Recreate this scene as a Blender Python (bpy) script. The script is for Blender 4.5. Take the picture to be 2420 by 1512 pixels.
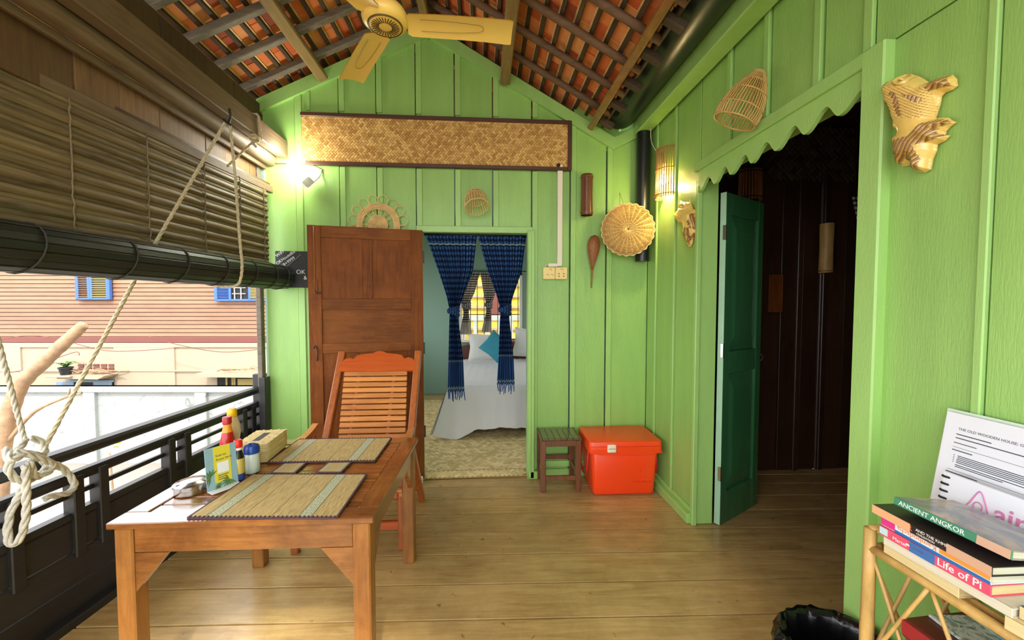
import bpy, bmesh, math, random
import numpy as np
from mathutils import Vector, Matrix

for o in list(bpy.data.objects):
    bpy.data.objects.remove(o)
SC = bpy.context.scene
COL = SC.collection
random.seed(7)
PI = math.pi

# ------------------------------------------------------------------ camera
FPX = 950.0
YAW = math.radians(4.1)
PIT = math.radians(2.35)
EYE = Vector((0, 0, 1.39))
cd = bpy.data.cameras.new('camera')
cam = bpy.data.objects.new('camera', cd)
COL.objects.link(cam)
cam.location = EYE
cam.rotation_euler = (PI / 2 - PIT, 0, -YAW)
cd.sensor_fit = 'HORIZONTAL'
cd.sensor_width = 36.0
cd.lens = FPX / 2420 * 36
cd.clip_start = 0.02
cd.clip_end = 200
SC.camera = cam

# ------------------------------------------------------------------ world, sun, exposure
w = bpy.data.worlds.new('world')
SC.world = w
w.use_nodes = True
bg = w.node_tree.nodes['Background']
bg.inputs[0].default_value = (0.94, 0.97, 1.0, 1)
bg.inputs[1].default_value = 2.0
sd = bpy.data.lights.new('sun', 'SUN')
sd.energy = 1.5
sd.angle = math.radians(3)
sd.color = (1.0, 0.95, 0.86)
sun = bpy.data.objects.new('sun', sd)
COL.objects.link(sun)
sun.rotation_euler = Vector((-0.10, 0.62, -0.78)).to_track_quat('-Z', 'Y').to_euler()
SC.view_settings.view_transform = 'Standard'
SC.view_settings.look = 'None'
SC.view_settings.gamma = 1.0
SC.view_settings.use_curve_mapping = False
SC.view_settings.exposure = 1.15

# ------------------------------------------------------------------ pixel rays onto real planes
FW = Vector((math.sin(YAW) * math.cos(PIT), math.cos(YAW) * math.cos(PIT), -math.sin(PIT)))
RT = Vector((math.cos(YAW), -math.sin(YAW), 0))
UP = RT.cross(FW)

def ray(u, v):
    return FW * FPX + RT * (u - 1210) + UP * (756 - v)

def onX(u, v, X):
    d = ray(u, v)
    return EYE + d * (X / d.x)

def onY(u, v, Y):
    d = ray(u, v)
    return EYE + d * (Y / d.y)

def onZ(u, v, Z):
    d = ray(u, v)
    return EYE + d * ((Z - EYE.z) / d.z)

# ------------------------------------------------------------------ materials
def srgb(c):
    out = []
    for x in c[:3]:
        x = x / 255.0
        out.append(x / 12.92 if x <= 0.04045 else ((x + 0.055) / 1.055) ** 2.4)
    return (out[0], out[1], out[2], 1)

def scl(c, k):
    return (min(1, c[0] * k), min(1, c[1] * k), min(1, c[2] * k), 1)

class NT:
    def __init__(s, name):
        s.m = bpy.data.materials.new(name)
        s.m.use_nodes = True
        s.t = s.m.node_tree
        s.b = s.t.nodes['Principled BSDF']
    def n(s, kind, **kw):
        x = s.t.nodes.new(kind)
        for k, v in kw.items():
            setattr(x, k, v)
        return x
    def l(s, a, b):
        s.t.links.new(a, b)
    def put(s, sock, v):
        if isinstance(v, bpy.types.NodeSocket):
            s.l(v, sock)
        else:
            sock.default_value = v
    def math(s, op, a, b=0.0, c=None):
        x = s.n('ShaderNodeMath', operation=op)
        s.put(x.inputs[0], a)
        s.put(x.inputs[1], b)
        if c is not None:
            s.put(x.inputs[2], c)
        return x.outputs[0]
    def mix(s, f, a, b, mode='MIX'):
        x = s.n('ShaderNodeMix', data_type='RGBA', blend_type=mode)
        s.put(x.inputs[0], f)
        s.put(x.inputs[6], a)
        s.put(x.inputs[7], b)
        return x.outputs[2]
    def coord(s, scale=(1, 1, 1), kind='Object', rnd=False):
        c = s.n('ShaderNodeTexCoord')
        mp = s.n('ShaderNodeMapping')
        s.l(c.outputs[kind], mp.inputs[0])
        mp.inputs[3].default_value = scale
        if rnd:
            oi = s.n('ShaderNodeObjectInfo')
            mu = s.n('ShaderNodeVectorMath', operation='MULTIPLY_ADD')
            s.l(oi.outputs['Random'], mu.inputs[0])
            mu.inputs[1].default_value = (37, 51, 23)
            s.l(mp.outputs[0], mu.inputs[2])
            return mu.outputs[0]
        return mp.outputs[0]
    def noise(s, vec, scale, detail=5, rough=0.6, dist=0.0):
        x = s.n('ShaderNodeTexNoise')
        s.l(vec, x.inputs['Vector'])
        x.inputs['Scale'].default_value = scale
        x.inputs['Detail'].default_value = detail
        x.inputs['Roughness'].default_value = rough
        x.inputs['Distortion'].default_value = dist
        return x.outputs[0]
    def rmp(s, f, stops):
        x = s.n('ShaderNodeValToRGB')
        s.l(f, x.inputs[0])
        e = x.color_ramp.elements
        e[0].position, e[0].color = stops[0]
        e[1].position, e[1].color = stops[-1]
        for p, c in stops[1:-1]:
            k = e.new(p)
            k.color = c
        return x.outputs[0]
    def bump(s, h, k, dist=0.01):
        x = s.n('ShaderNodeBump')
        x.inputs['Strength'].default_value = k
        x.inputs['Distance'].default_value = dist
        s.l(h, x.inputs['Height'])
        s.l(x.outputs[0], s.b.inputs['Normal'])
    def out(s, col=None, rough=0.5, metal=0.0, spec=0.5, coat=0.0, trans=0.0):
        if col is not None:
            s.put(s.b.inputs['Base Color'], col)
        s.put(s.b.inputs['Roughness'], rough)
        s.b.inputs['Metallic'].default_value = metal
        s.b.inputs['Specular IOR Level'].default_value = spec
        s.b.inputs['Coat Weight'].default_value = coat
        s.b.inputs['Coat Roughness'].default_value = 0.15
        s.b.inputs['Transmission Weight'].default_value = trans
        return s.m

def paint(name, c, rough=0.4, var=0.12, scale=3.0, bump=0.15, stretch=(1, 1, 1), rnd=0.05, spec=0.5, metal=0, coat=0, fine=60):
    t = NT(name)
    c = srgb(c)
    v = t.coord(stretch, rnd=True)
    f = t.noise(v, scale, 6, 0.65)
    col = t.rmp(f, [(0.25, scl(c, 1 - var)), (0.75, scl(c, 1 + var))])
    if rnd:
        oi = t.n('ShaderNodeObjectInfo')
        k = t.math('MULTIPLY_ADD', oi.outputs['Random'], 2 * rnd, 1 - rnd)
        h = t.n('ShaderNodeHueSaturation')
        t.l(k, h.inputs['Value'])
        t.l(col, h.inputs['Color'])
        col = h.outputs[0]
    if bump:
        t.bump(t.noise(v, fine, 4, 0.6), bump, 0.004)
    return t.out(col, rough, metal, spec, coat)

def wood(name, c, dark, axis=0, rough=0.45, rnd=0.15, bump=0.25, scale=5.0, spots=0.0, coat=0.0, contrast=1.0, patch=0.0, spec=0.5):
    t = NT(name)
    st = [9.0, 9.0, 9.0]
    st[axis] = 0.8
    v = t.coord(tuple(st), rnd=True)
    v2 = t.coord((1, 1, 1), rnd=True)
    f = t.noise(v, scale, 8, 0.7, 0.6)
    g = t.noise(v2, 2.6, 3, 0.5)
    c1, c2 = srgb(c), srgb(dark)
    lo, hi = 0.5 - 0.22 / contrast, 0.5 + 0.2 / contrast
    col = t.rmp(f, [(lo, c2), (hi, c1)])
    col = t.mix(t.rmp(g, [(0.35, (0, 0, 0, 1)), (0.7, (0.55, 0.55, 0.55, 1))]), col, c1)
    if patch:
        pn = t.noise(t.coord((1, 1, 1), rnd=True), 4.5, 6, 0.7, 0.4)
        col = t.mix(t.rmp(pn, [(0.42, (0, 0, 0, 1)), (0.62, (patch, patch, patch, 1))]), col, scl(c2, 0.75))
    if spots:
        sp = t.noise(t.coord((1, 1, 1)), 17, 3, 0.5)
        col = t.mix(t.rmp(sp, [(0.68, (0, 0, 0, 1)), (0.74, (spots, spots, spots, 1))]), col, scl(c2, 0.3))
    oi = t.n('ShaderNodeObjectInfo')
    k = t.math('MULTIPLY_ADD', oi.outputs['Random'], 2 * rnd, 1 - rnd)
    h = t.n('ShaderNodeHueSaturation')
    t.l(k, h.inputs['Value'])
    t.l(col, h.inputs['Color'])
    t.bump(f, bump, 0.004)
    return t.out(h.outputs[0], rough, spec=spec, coat=coat)

def shaded(name, lo, hi, rough=0.6, spec=0.4, coat=0.0, fine=120, bump=0.1):
    """colour from the per-piece 'shade' attribute (each strip of a weave has its own tone)"""
    t = NT(name)
    a = t.n('ShaderNodeAttribute', attribute_name='shade')
    f = t.noise(t.coord(), fine, 3)
    k = t.math('ADD', a.outputs['Fac'], t.math('MULTIPLY', t.math('SUBTRACT', f, 0.5), 0.3))
    col = t.rmp(k, [(0.0, srgb(lo)), (1.0, srgb(hi))])
    t.bump(f, bump, 0.002)
    return t.out(col, rough, spec=spec, coat=coat)

def glow(name, c, k):
    t = NT(name)
    t.b.inputs['Emission Color'].default_value = srgb(c)
    t.b.inputs['Emission Strength'].default_value = k
    return t.out(srgb(c), 0.4)

MT = {}
MT['green'] = paint('green_paint', (148, 192, 100), 0.33, 0.10, 2.2, 0.35, (5, 5, 0.7), 0.05, fine=40)
MT['green2'] = paint('green_paint_trim', (156, 199, 110), 0.33, 0.07, 3, 0.25, (4, 4, 1), 0.03, fine=40)
MT['greendoor'] = paint('green_gloss_in_shade', (50, 104, 64), 0.22, 0.12, 3, 0.2, (4, 4, 0.8), 0.0, fine=40)  # door leaf green, darkened in the colour for the room's shade
MT['mint'] = paint('daylit_edge_mint', (166, 204, 170), 0.35, 0.08, 6, 0.2, rnd=0)  # paler tone that stands for daylight on the door leaf's edge
MT['floor'] = wood('floor_boards', (204, 172, 114), (144, 106, 54), 0, 0.24, 0.15, 0.2, 3.5, 0.6, contrast=0.9, patch=0.25)
MT['table'] = wood('table_wood', (166, 106, 50), (98, 52, 22), 0, 0.22, 0.16, 0.1, coat=1.0, patch=0.5)
MT['tableY'] = wood('table_wood_side', (166, 106, 50), (104, 56, 24), 1, 0.25, 0.10, 0.1, coat=0.8, patch=0.5)
MT['tableZ'] = wood('table_wood_leg', (174, 116, 54), (112, 62, 28), 2, 0.34, 0.10, 0.2, coat=0.2, patch=0.4)
MT['chair'] = wood('chair_wood', (216, 146, 80), (160, 90, 42), 0, 0.32, 0.14, 0.2, coat=0.2)
MT['chairZ'] = wood('chair_wood_upright', (186, 104, 48), (128, 60, 28), 2, 0.32, 0.1, 0.2, coat=0.2)
MT['crest'] = wood('chair_crest_wood', (196, 92, 38), (150, 60, 22), 0, 0.28, 0.05, 0.2, coat=0.3)
MT['doorwood'] = wood('door_wood', (142, 80, 32), (90, 46, 16), 2, 0.55, 0.10, 0.2, patch=0.35, spec=0.15)
MT['doorwoodX'] = wood('door_wood_rail', (142, 84, 36), (94, 50, 20), 0, 0.55, 0.10, 0.2, patch=0.35, spec=0.15)
MT['black'] = wood('black_brown_wood', (46, 44, 44), (26, 24, 24), 1, 0.40, 0.15, 0.25)
MT['beam'] = wood('weathered_beam', (132, 108, 84), (84, 64, 46), 1, 0.6, 0.08, 0.3)
MT['darkboard'] = wood('dark_boards', (96, 72, 52), (54, 38, 28), 2, 0.65, 0.28, 0.3)
MT['browboard'] = wood('brown_boards', (134, 98, 62), (84, 54, 34), 2, 0.6, 0.35, 0.3)
MT['rafter'] = wood('grey_rafter', (132, 122, 108), (76, 64, 52), 0, 0.7, 0.12, 0.4)
MT['rafterb'] = wood('brown_rafter', (126, 94, 66), (70, 48, 32), 0, 0.7, 0.12, 0.4)
MT['batten'] = wood('dark_batten', (86, 68, 50), (48, 34, 24), 1, 0.75, 0.2, 0.3)
MT['purlin'] = wood('purlin_wood', (160, 134, 88), (104, 76, 42), 1, 0.55, 0.12, 0.3)
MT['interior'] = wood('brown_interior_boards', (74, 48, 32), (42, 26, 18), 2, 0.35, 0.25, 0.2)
MT['stoolwood'] = wood('stool_wood', (126, 76, 46), (82, 46, 28), 2, 0.35, 0.1, 0.2, coat=0.2)
MT['stooltop'] = wood('stool_top_wood', (104, 92, 54), (70, 58, 34), 0, 0.22, 0.05, 0.1, coat=0.5)
MT['bamboo'] = paint('bamboo', (198, 160, 92), 0.4, 0.3, 8, 0.2, (3, 3, 1), 0.1)
MT['rattan'] = paint('rattan', (226, 192, 130), 0.5, 0.3, 14, 0.2, (1, 1, 1), 0.1)
MT['rattand'] = paint('rattan_brown', (152, 96, 50), 0.5, 0.3, 14, 0.2, (1, 1, 1), 0.1)
MT['slat'] = wood('bamboo_blind_slat', (146, 124, 92), (64, 50, 38), 1, 0.55, 0.3, 0.5)
MT['roll'] = wood('dark_blind_roll', (40, 44, 42), (20, 22, 22), 1, 0.42, 0.2, 0.5)
MT['rope'] = paint('rope', (206, 190, 158), 0.8, 0.25, 60, 0.6, (1, 1, 1), 0.05, fine=220)
MT['ropew'] = paint('white_rope', (214, 208, 194), 0.8, 0.25, 60, 0.6, (1, 1, 1), 0.05, fine=220)
MT['string'] = paint('dark_string', (58, 54, 46), 0.8, 0.2, 60, 0.2)
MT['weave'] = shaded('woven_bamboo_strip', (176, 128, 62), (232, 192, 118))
MT['matweave'] = shaded('woven_palm_strip', (170, 142, 86), (236, 214, 156), 0.7)
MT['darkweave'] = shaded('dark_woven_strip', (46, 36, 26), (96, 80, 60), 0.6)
MT['frame'] = wood('brown_frame', (92, 54, 34), (56, 32, 22), 0, 0.45, 0.05, 0.2)
MT['fan'] = paint('fan_cream_metal', (252, 212, 112), 0.35, 0.03, 2, 0.0, rnd=0)
MT['fandark'] = paint('fan_slot', (92, 74, 34), 0.5, 0.05, 2, 0.0, rnd=0)
MT['gutter'] = paint('black_plastic_pipe', (24, 28, 27), 0.30, 0.25, 6, 0.1, (1, 1, 1), 0)
MT['orange'] = paint('orange_plastic', (250, 72, 22), 0.32, 0.04, 3, 0.03, rnd=0)
MT['cream'] = paint('cream_plastic', (240, 214, 140), 0.35, 0.03, 2, 0, rnd=0)
MT['creamd'] = paint('cream_plastic_dark', (150, 122, 70), 0.4, 0.03, 2, 0, rnd=0)
MT['ivory'] = paint('ivory_latch', (236, 228, 200), 0.4, 0.03, 2, 0, rnd=0)
MT['conduit'] = paint('white_conduit', (232, 222, 206), 0.45, 0.03, 2, 0, rnd=0)
MT['dark'] = paint('black_matte', (14, 13, 13), 0.6, 0.1, 2, 0, rnd=0)
MT['iron'] = paint('dark_iron', (40, 40, 42), 0.45, 0.2, 12, 0.2, rnd=0)
MT['steel'] = paint('steel', (208, 206, 200), 0.22, 0.05, 4, 0.0, rnd=0, metal=1.0)
MT['teal'] = paint('teal_wall', (136, 166, 146), 0.5, 0.05, 2, 0.1, rnd=0)
MT['sheet'] = paint('white_sheet', (226, 224, 224), 0.8, 0.03, 3, 0.1, rnd=0)
MT['pillow'] = paint('pillow_cotton', (226, 222, 214), 0.85, 0.03, 5, 0.1, rnd=0.03)
MT['tealcush'] = paint('teal_cushion', (52, 140, 158), 0.7, 0.12, 10, 0.1, rnd=0)
MT['headboard'] = paint('headboard_wood', (92, 44, 30), 0.4, 0.15, 4, 0.1, (1, 1, 4), 0)
MT['navy'] = paint('fringe_blue', (30, 66, 120), 0.85, 0.2, 20, 0, rnd=0.15)
MT['chalk'] = paint('chalk', (225, 225, 220), 0.9, 0.05, 20, 0, rnd=0)
MT['chalkb'] = paint('chalkboard', (38, 40, 38), 0.55, 0.25, 3, 0.1, (1, 1, 1), 0)
MT['ceram'] = shaded('glazed_ceramic', (112, 56, 22), (244, 208, 112), 0.18, 0.6, 0.5, 30, 0.0)
MT['bag'] = paint('black_bin_bag', (16, 16, 18), 0.22, 0.2, 6, 0.5, rnd=0, fine=14)
MT['bin'] = paint('bin_plastic', (50, 60, 58), 0.4, 0.05, 4, 0, rnd=0)
MT['paper'] = paint('white_paper', (232, 234, 240), 0.6, 0.02, 4, 0, rnd=0)
MT['page'] = paint('yellowed_pages', (226, 206, 150), 0.8, 0.1, 3, 0.3, (1, 1, 60), 0.05)
MT['pagew'] = paint('pale_pages', (220, 214, 190), 0.8, 0.08, 3, 0.3, (1, 1, 60), 0.05)
MT['ink'] = paint('dark_ink', (70, 72, 82), 0.7, 0.05, 4, 0, rnd=0)
MT['concrete'] = paint('pale_concrete', (146, 138, 128), 0.8, 0.08, 2, 0.2, rnd=0)
MT['plaster'] = paint('cream_plaster', (178, 160, 136), 0.8, 0.04, 0.6, 0.1, rnd=0)
MT['siding'] = wood('salmon_siding', (160, 120, 92), (134, 94, 68), 0, 0.6, 0.10, 0.2, 0.8)
MT['redband'] = paint('dull_red_beam', (120, 66, 58), 0.6, 0.1, 1, 0.1, rnd=0)
MT['blue'] = paint('blue_shutter', (66, 104, 176), 0.5, 0.08, 3, 0.1, rnd=0.04)
MT['bluegrey'] = paint('grey_blue_shutter', (128, 150, 172), 0.5, 0.08, 3, 0.1, rnd=0.04)
MT['olive'] = paint('yellow_louvre', (176, 158, 96), 0.6, 0.08, 3, 0.1, rnd=0.05)
MT['leaf'] = paint('leaf', (84, 120, 58), 0.5, 0.25, 6, 0.1, rnd=0.2)
MT['leafy'] = paint('yellow_leaf', (206, 220, 60), 0.5, 0.2, 6, 0.1, rnd=0.15)
MT['bark'] = paint('pale_bark', (172, 138, 106), 0.8, 0.4, 9, 1.0, (1, 1, 1), 0.05, fine=30)
MT['straw'] = paint('straw_coil', (228, 206, 154), 0.6, 0.15, 20, 0.3, rnd=0.06)
MT['white'] = paint('white_plastic', (236, 236, 232), 0.35, 0.02, 3, 0, rnd=0)

def tile_mat():
    t = NT('clay_tile')
    oi = t.n('ShaderNodeObjectInfo')
    col = t.rmp(oi.outputs['Random'], [(0.0, srgb((150, 72, 44))), (0.14, srgb((208, 100, 52))), (0.55, srgb((236, 136, 76))), (0.82, srgb((240, 166, 104))), (1.0, srgb((214, 108, 60)))])
    v = t.coord((1, 1, 1), rnd=True)
    f = t.noise(v, 22, 6, 0.7)
    col = t.mix(t.rmp(f, [(0.55, (0, 0, 0, 1)), (0.85, (0.5, 0.5, 0.5, 1))]), col, srgb((130, 72, 46)))
    t.bump(f, 0.4, 0.004)
    return t.out(col, 0.75)
MT['tile'] = tile_mat()

def plaid_mat(name, base, dk, lt, nu, nv, bands):
    t = NT(name)
    c = t.n('ShaderNodeTexCoord')
    sp = t.n('ShaderNodeSeparateXYZ')
    t.l(c.outputs['UV'], sp.inputs[0])
    fu = t.math('GREATER_THAN', t.math('FRACT', t.math('MULTIPLY', sp.outputs[0], nu)), 0.5)
    fv = t.math('GREATER_THAN', t.math('FRACT', t.math('MULTIPLY', sp.outputs[1], nv)), 0.5)
    end = t.math('GREATER_THAN', sp.outputs[1], 0.80)
    fv = t.math('MULTIPLY', fv, t.math('SUBTRACT', 1.0, end))
    s = t.math('MULTIPLY', t.math('ADD', fu, fv), 0.5)
    col = t.rmp(s, [(0.0, srgb(base)), (0.5, srgb([(base[i] + dk[i] * 2) / 3 for i in range(3)])), (1.0, srgb(dk))])
    for b0, b1 in bands:
        k = t.math('MULTIPLY', t.math('GREATER_THAN', sp.outputs[1], b0), t.math('LESS_THAN', sp.outputs[1], b1))
        col = t.mix(t.math('MULTIPLY', k, 0.75), col, srgb(lt))
    m = t.out(col, 0.85, spec=0.2)
    tr = t.n('ShaderNodeBsdfTranslucent')
    t.put(tr.inputs[0], col)
    mx = t.n('ShaderNodeMixShader')
    mx.inputs[0].default_value = 0.35
    t.l(t.b.outputs[0], mx.inputs[1])
    t.l(tr.outputs[0], mx.inputs[2])
    t.l(mx.outputs[0], t.t.nodes['Material Output'].inputs[0])
    return m
MT['plaid'] = plaid_mat('blue_plaid_cotton', (62, 106, 164), (15, 27, 56), (168, 190, 178), 15, 29, [(0.05, 0.058), (0.80, 0.806), (0.972, 0.985)])
MT['gingham'] = plaid_mat('black_white_check', (226, 224, 222), (26, 24, 26), (226, 224, 222), 14, 26, [])

def reed_mat(name):
    t = NT(name)
    c = t.n('ShaderNodeTexCoord')
    sp = t.n('ShaderNodeSeparateXYZ')
    t.l(c.outputs['UV'], sp.inputs[0])
    n1 = t.noise(t.coord((70, 2, 1), 'UV'), 3.0, 4, 0.6)
    n2 = t.noise(t.coord((3, 120, 1), 'UV'), 4.0, 2, 0.5)
    n3 = t.noise(t.coord((60, 34, 1), 'UV'), 2.0, 3, 0.6)
    col = t.rmp(n1, [(0.3, srgb((146, 116, 62))), (0.62, srgb((220, 194, 128)))])
    col = t.mix(t.math('MULTIPLY', n2, 0.35), col, srgb((120, 92, 50)))
    for a, b, dk in ((0.115, 0.20, 0.45), (0.74, 0.825, 0.45)):
        k = t.math('MULTIPLY', t.math('GREATER_THAN', sp.outputs[0], a), t.math('LESS_THAN', sp.outputs[0], b))
        flo = t.rmp(n3, [(0.45, srgb((202, 208, 176))), (0.62, srgb((112, 126, 96)))])
        col = t.mix(t.math('MULTIPLY', k, 0.85), col, flo)
    for a, b in ((0.108, 0.116), (0.197, 0.205), (0.735, 0.742), (0.822, 0.83), (0.36, 0.365), (0.55, 0.556)):
        k = t.math('MULTIPLY', t.math('GREATER_THAN', sp.outputs[0], a), t.math('LESS_THAN', sp.outputs[0], b))
        col = t.mix(t.math('MULTIPLY', k, 0.8), col, srgb((88, 70, 44)))
    t.bump(n1, 0.5, 0.002)
    return t.out(col, 0.75)
MT['reed'] = reed_mat('woven_reed_mat')
MT['plum'] = paint('plum_binding', (84, 58, 66), 0.8, 0.15, 20, 0.1, rnd=0)

def glass(name, c, rough=0.03):
    t = NT(name)
    return t.out(srgb(c), rough, trans=1.0)
MT['glass'] = glass('clear_glass', (240, 246, 244))

def flat(name, c, rough=0.5):
    if name not in MT:
        MT[name] = paint(name, c, rough, 0.04, 6, 0.0, rnd=0)
    return MT[name]

# ------------------------------------------------------------------ mesh helpers
ORG = {}

class MB:
    def __init__(s):
        s.v = []
        s.f = []
        s.uv = {}
        s.sh = {}
    def add(s, vs, fs, sh=None):
        b = len(s.v)
        s.v += [Vector(p) for p in vs]
        s.f += [tuple(i + b for i in f) for f in fs]
        if sh is not None:
            for i in range(len(vs)):
                s.sh[b + i] = sh
        return s
    def box(s, c, d, R=None, b=0.0):
        x, y, z = d[0] / 2, d[1] / 2, d[2] / 2
        c = Vector(c)
        if b <= 0:
            vs = [Vector((i * x, j * y, k * z)) for i in (-1, 1) for j in (-1, 1) for k in (-1, 1)]
            fs = [(0, 1, 3, 2), (4, 6, 7, 5), (0, 4, 5, 1), (2, 3, 7, 6), (0, 2, 6, 4), (1, 5, 7, 3)]
        else:
            b = min(b, x * .9, y * .9, z * .9)
            vs, ix = [], {}
            for i in (-1, 1):
                for j in (-1, 1):
                    for k in (-1, 1):
                        for a in range(3):
                            e = [i * (x - b), j * (y - b), k * (z - b)]
                            e[a] = (i * x, j * y, k * z)[a]
                            ix[(i, j, k, a)] = len(vs)
                            vs.append(Vector(e))
            fs = []
            for a in range(3):
                o1, o2 = [q for q in range(3) if q != a]
                for sg in (-1, 1):
                    q = []
                    for p1, p2 in ((-1, -1), (1, -1), (1, 1), (-1, 1)):
                        t = [0, 0, 0]
                        t[a], t[o1], t[o2] = sg, p1, p2
                        q.append(ix[(t[0], t[1], t[2], a)])
                    flip = (sg > 0) == (a == 1)
                    fs.append(tuple(reversed(q)) if flip else tuple(q))
            for a in range(3):
                o1, o2 = [q for q in range(3) if q != a]
                for p1 in (-1, 1):
                    for p2 in (-1, 1):
                        t0, t1 = [0, 0, 0], [0, 0, 0]
                        t0[a], t1[a] = -1, 1
                        t0[o1] = t1[o1] = p1
                        t0[o2] = t1[o2] = p2
                        fs.append((ix[(*t0, o1)], ix[(*t1, o1)], ix[(*t1, o2)], ix[(*t0, o2)]))
            for i in (-1, 1):
                for j in (-1, 1):
                    for k in (-1, 1):
                        fs.append((ix[(i, j, k, 0)], ix[(i, j, k, 1)], ix[(i, j, k, 2)]))
        if R is not None:
            vs = [R @ p for p in vs]
        return s.add([p + c for p in vs], fs)
    def bar(s, p, q, wd, ht, up=(0, 0, 1), b=0.0):
        """box from p to q, wd across, ht along up"""
        p, q = Vector(p), Vector(q)
        d = (q - p)
        L = d.length
        d.normalize()
        up = Vector(up)
        sd_ = d.cross(up)
        sd_.normalize()
        u2 = sd_.cross(d)
        R = Matrix((d, sd_, u2)).transposed()
        return s.box((p + q) / 2, (L, wd, ht), R, b)
    def tube(s, path, r, n=8, closed=False, caps=True):
        P = [Vector(p) for p in path]
        m = len(P)
        rs = r if isinstance(r, (list, tuple)) else [r] * m
        T = []
        for i in range(m):
            a = P[(i - 1) % m] if (closed or i > 0) else P[i]
            c = P[(i + 1) % m] if (closed or i < m - 1) else P[i]
            t = c - a
            if t.length < 1e-9:
                t = Vector((0, 0, 1))
            T.append(t.normalized())
        ref = Vector((0, 0, 1)) if abs(T[0].z) < 0.9 else Vector((1, 0, 0))
        nrm = (ref - T[0] * ref.dot(T[0])).normalized()
        b0 = len(s.v)
        for i in range(m):
            nrm = (nrm - T[i] * nrm.dot(T[i]))
            nrm.normalize()
            bi = T[i].cross(nrm)
            for k in range(n):
                a = 2 * PI * k / n
                s.v.append(P[i] + (nrm * math.cos(a) + bi * math.sin(a)) * rs[i])
        seg = m if closed else m - 1
        for i in range(seg):
            for k in range(n):
                a = b0 + i * n + k
                b = b0 + i * n + (k + 1) % n
                c = b0 + ((i + 1) % m) * n + (k + 1) % n
                d = b0 + ((i + 1) % m) * n + k
                s.f.append((a, b, c, d))
        if caps and not closed:
            s.f.append(tuple(b0 + k for k in reversed(range(n))))
            s.f.append(tuple(b0 + (m - 1) * n + k for k in range(n)))
        return s
    def lathe(s, prof, n=24, o=(0, 0, 0), R=None, a0=0.0, a1=2 * PI):
        o = Vector(o)
        full = abs(a1 - a0 - 2 * PI) < 1e-6
        k = n if full else n + 1
        b0 = len(s.v)
        for (r, z) in prof:
            for i in range(k):
                a = a0 + (a1 - a0) * i / n
                p = Vector((r * math.cos(a), r * math.sin(a), z))
                s.v.append(o + (R @ p if R is not None else p))
        for j in range(len(prof) - 1):
            for i in range(n):
                i2 = (i + 1) % k
                s.f.append((b0 + j * k + i, b0 + j * k + i2, b0 + (j + 1) * k + i2, b0 + (j + 1) * k + i))
        return s
    def prism(s, pts, M, d):
        """polygon pts (x,y) in plane of matrix M, extruded d along its z"""
        n = len(pts)
        b0 = len(s.v)
        for z in (0, d):
            s.v += [M @ Vector((x, y, z)) for x, y in pts]
        s.f.append(tuple(b0 + i for i in reversed(range(n))))
        s.f.append(tuple(b0 + n + i for i in range(n)))
        for i in range(n):
            j = (i + 1) % n
            s.f.append((b0 + i, b0 + j, b0 + n + j, b0 + n + i))
        return s
    def grid(s, rows, thick=None, uv=True):
        """rows of points -> sheet with uv"""
        nr, nc = len(rows), len(rows[0])
        b0 = len(s.v)
        for j, r in enumerate(rows):
            for i, p in enumerate(r):
                if uv:
                    s.uv[len(s.v)] = (i / (nc - 1), j / (nr - 1))
                s.v.append(Vector(p))
        for j in range(nr - 1):
            for i in range(nc - 1):
                a = b0 + j * nc + i
                s.f.append((a, a + 1, a + nc + 1, a + nc))
        return s
    def build(s, name, mat, parent=None, smooth=False, local=False):
        me = bpy.data.meshes.new(name)
        o0 = Vector((0, 0, 0))
        if parent is not None and not local:
            o0 = ORG.get(parent.name, o0)
        me.from_pydata([tuple(p - o0) for p in s.v], [], s.f)
        if s.uv:
            ul = me.uv_layers.new(name='uv')
            vi = np.empty(len(me.loops), dtype=np.int32)
            me.loops.foreach_get('vertex_index', vi)
            tab = np.zeros((len(s.v), 2), dtype=np.float32)
            for k, q in s.uv.items():
                tab[k] = q
            ul.data.foreach_set('uv', tab[vi].ravel())
        if s.sh:
            at = me.attributes.new('shade', 'FLOAT', 'POINT')
            tab = np.full(len(s.v), 0.5, dtype=np.float32)
            for k, q in s.sh.items():
                tab[k] = q
            at.data.foreach_set('value', tab)
        bm = bmesh.new()
        bm.from_mesh(me)
        bmesh.ops.recalc_face_normals(bm, faces=bm.faces)
        bm.to_mesh(me)
        bm.free()
        if smooth:
            me.shade_smooth()
            if smooth == 2:
                me.set_sharp_from_angle(angle=math.radians(38))
        me.materials.append(MT[mat] if isinstance(mat, str) else mat)
        o = bpy.data.objects.new(name, me)
        COL.objects.link(o)
        if parent is not None:
            o.parent = parent
            ORG[o.name] = o0
        return o

def tag(o, label=None, cat=None, group=None, kind=None):
    if label: o['label'] = label
    if cat: o['category'] = cat
    if group: o['group'] = group
    if kind: o['kind'] = kind
    return o

def root(name, loc=(0, 0, 0), rz=0.0, label=None, cat=None, group=None, kind=None):
    o = bpy.data.objects.new(name, None)
    COL.objects.link(o)
    o.empty_display_size = 0.05
    o.location = loc
    o.rotation_euler = (0, 0, rz)
    ORG[o.name] = Vector(loc)
    return tag(o, label, cat, group, kind)

def inst(name, me, parent, M):
    o = bpy.data.objects.new(name, me)
    COL.objects.link(o)
    o.parent = parent
    o.matrix_local = M
    return o

def frame(o, x, y, z):
    """4x4 matrix from origin and three axis vectors"""
    M = Matrix((Vector(x), Vector(y), Vector(z))).transposed().to_4x4()
    M.translation = Vector(o)
    return M

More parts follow.
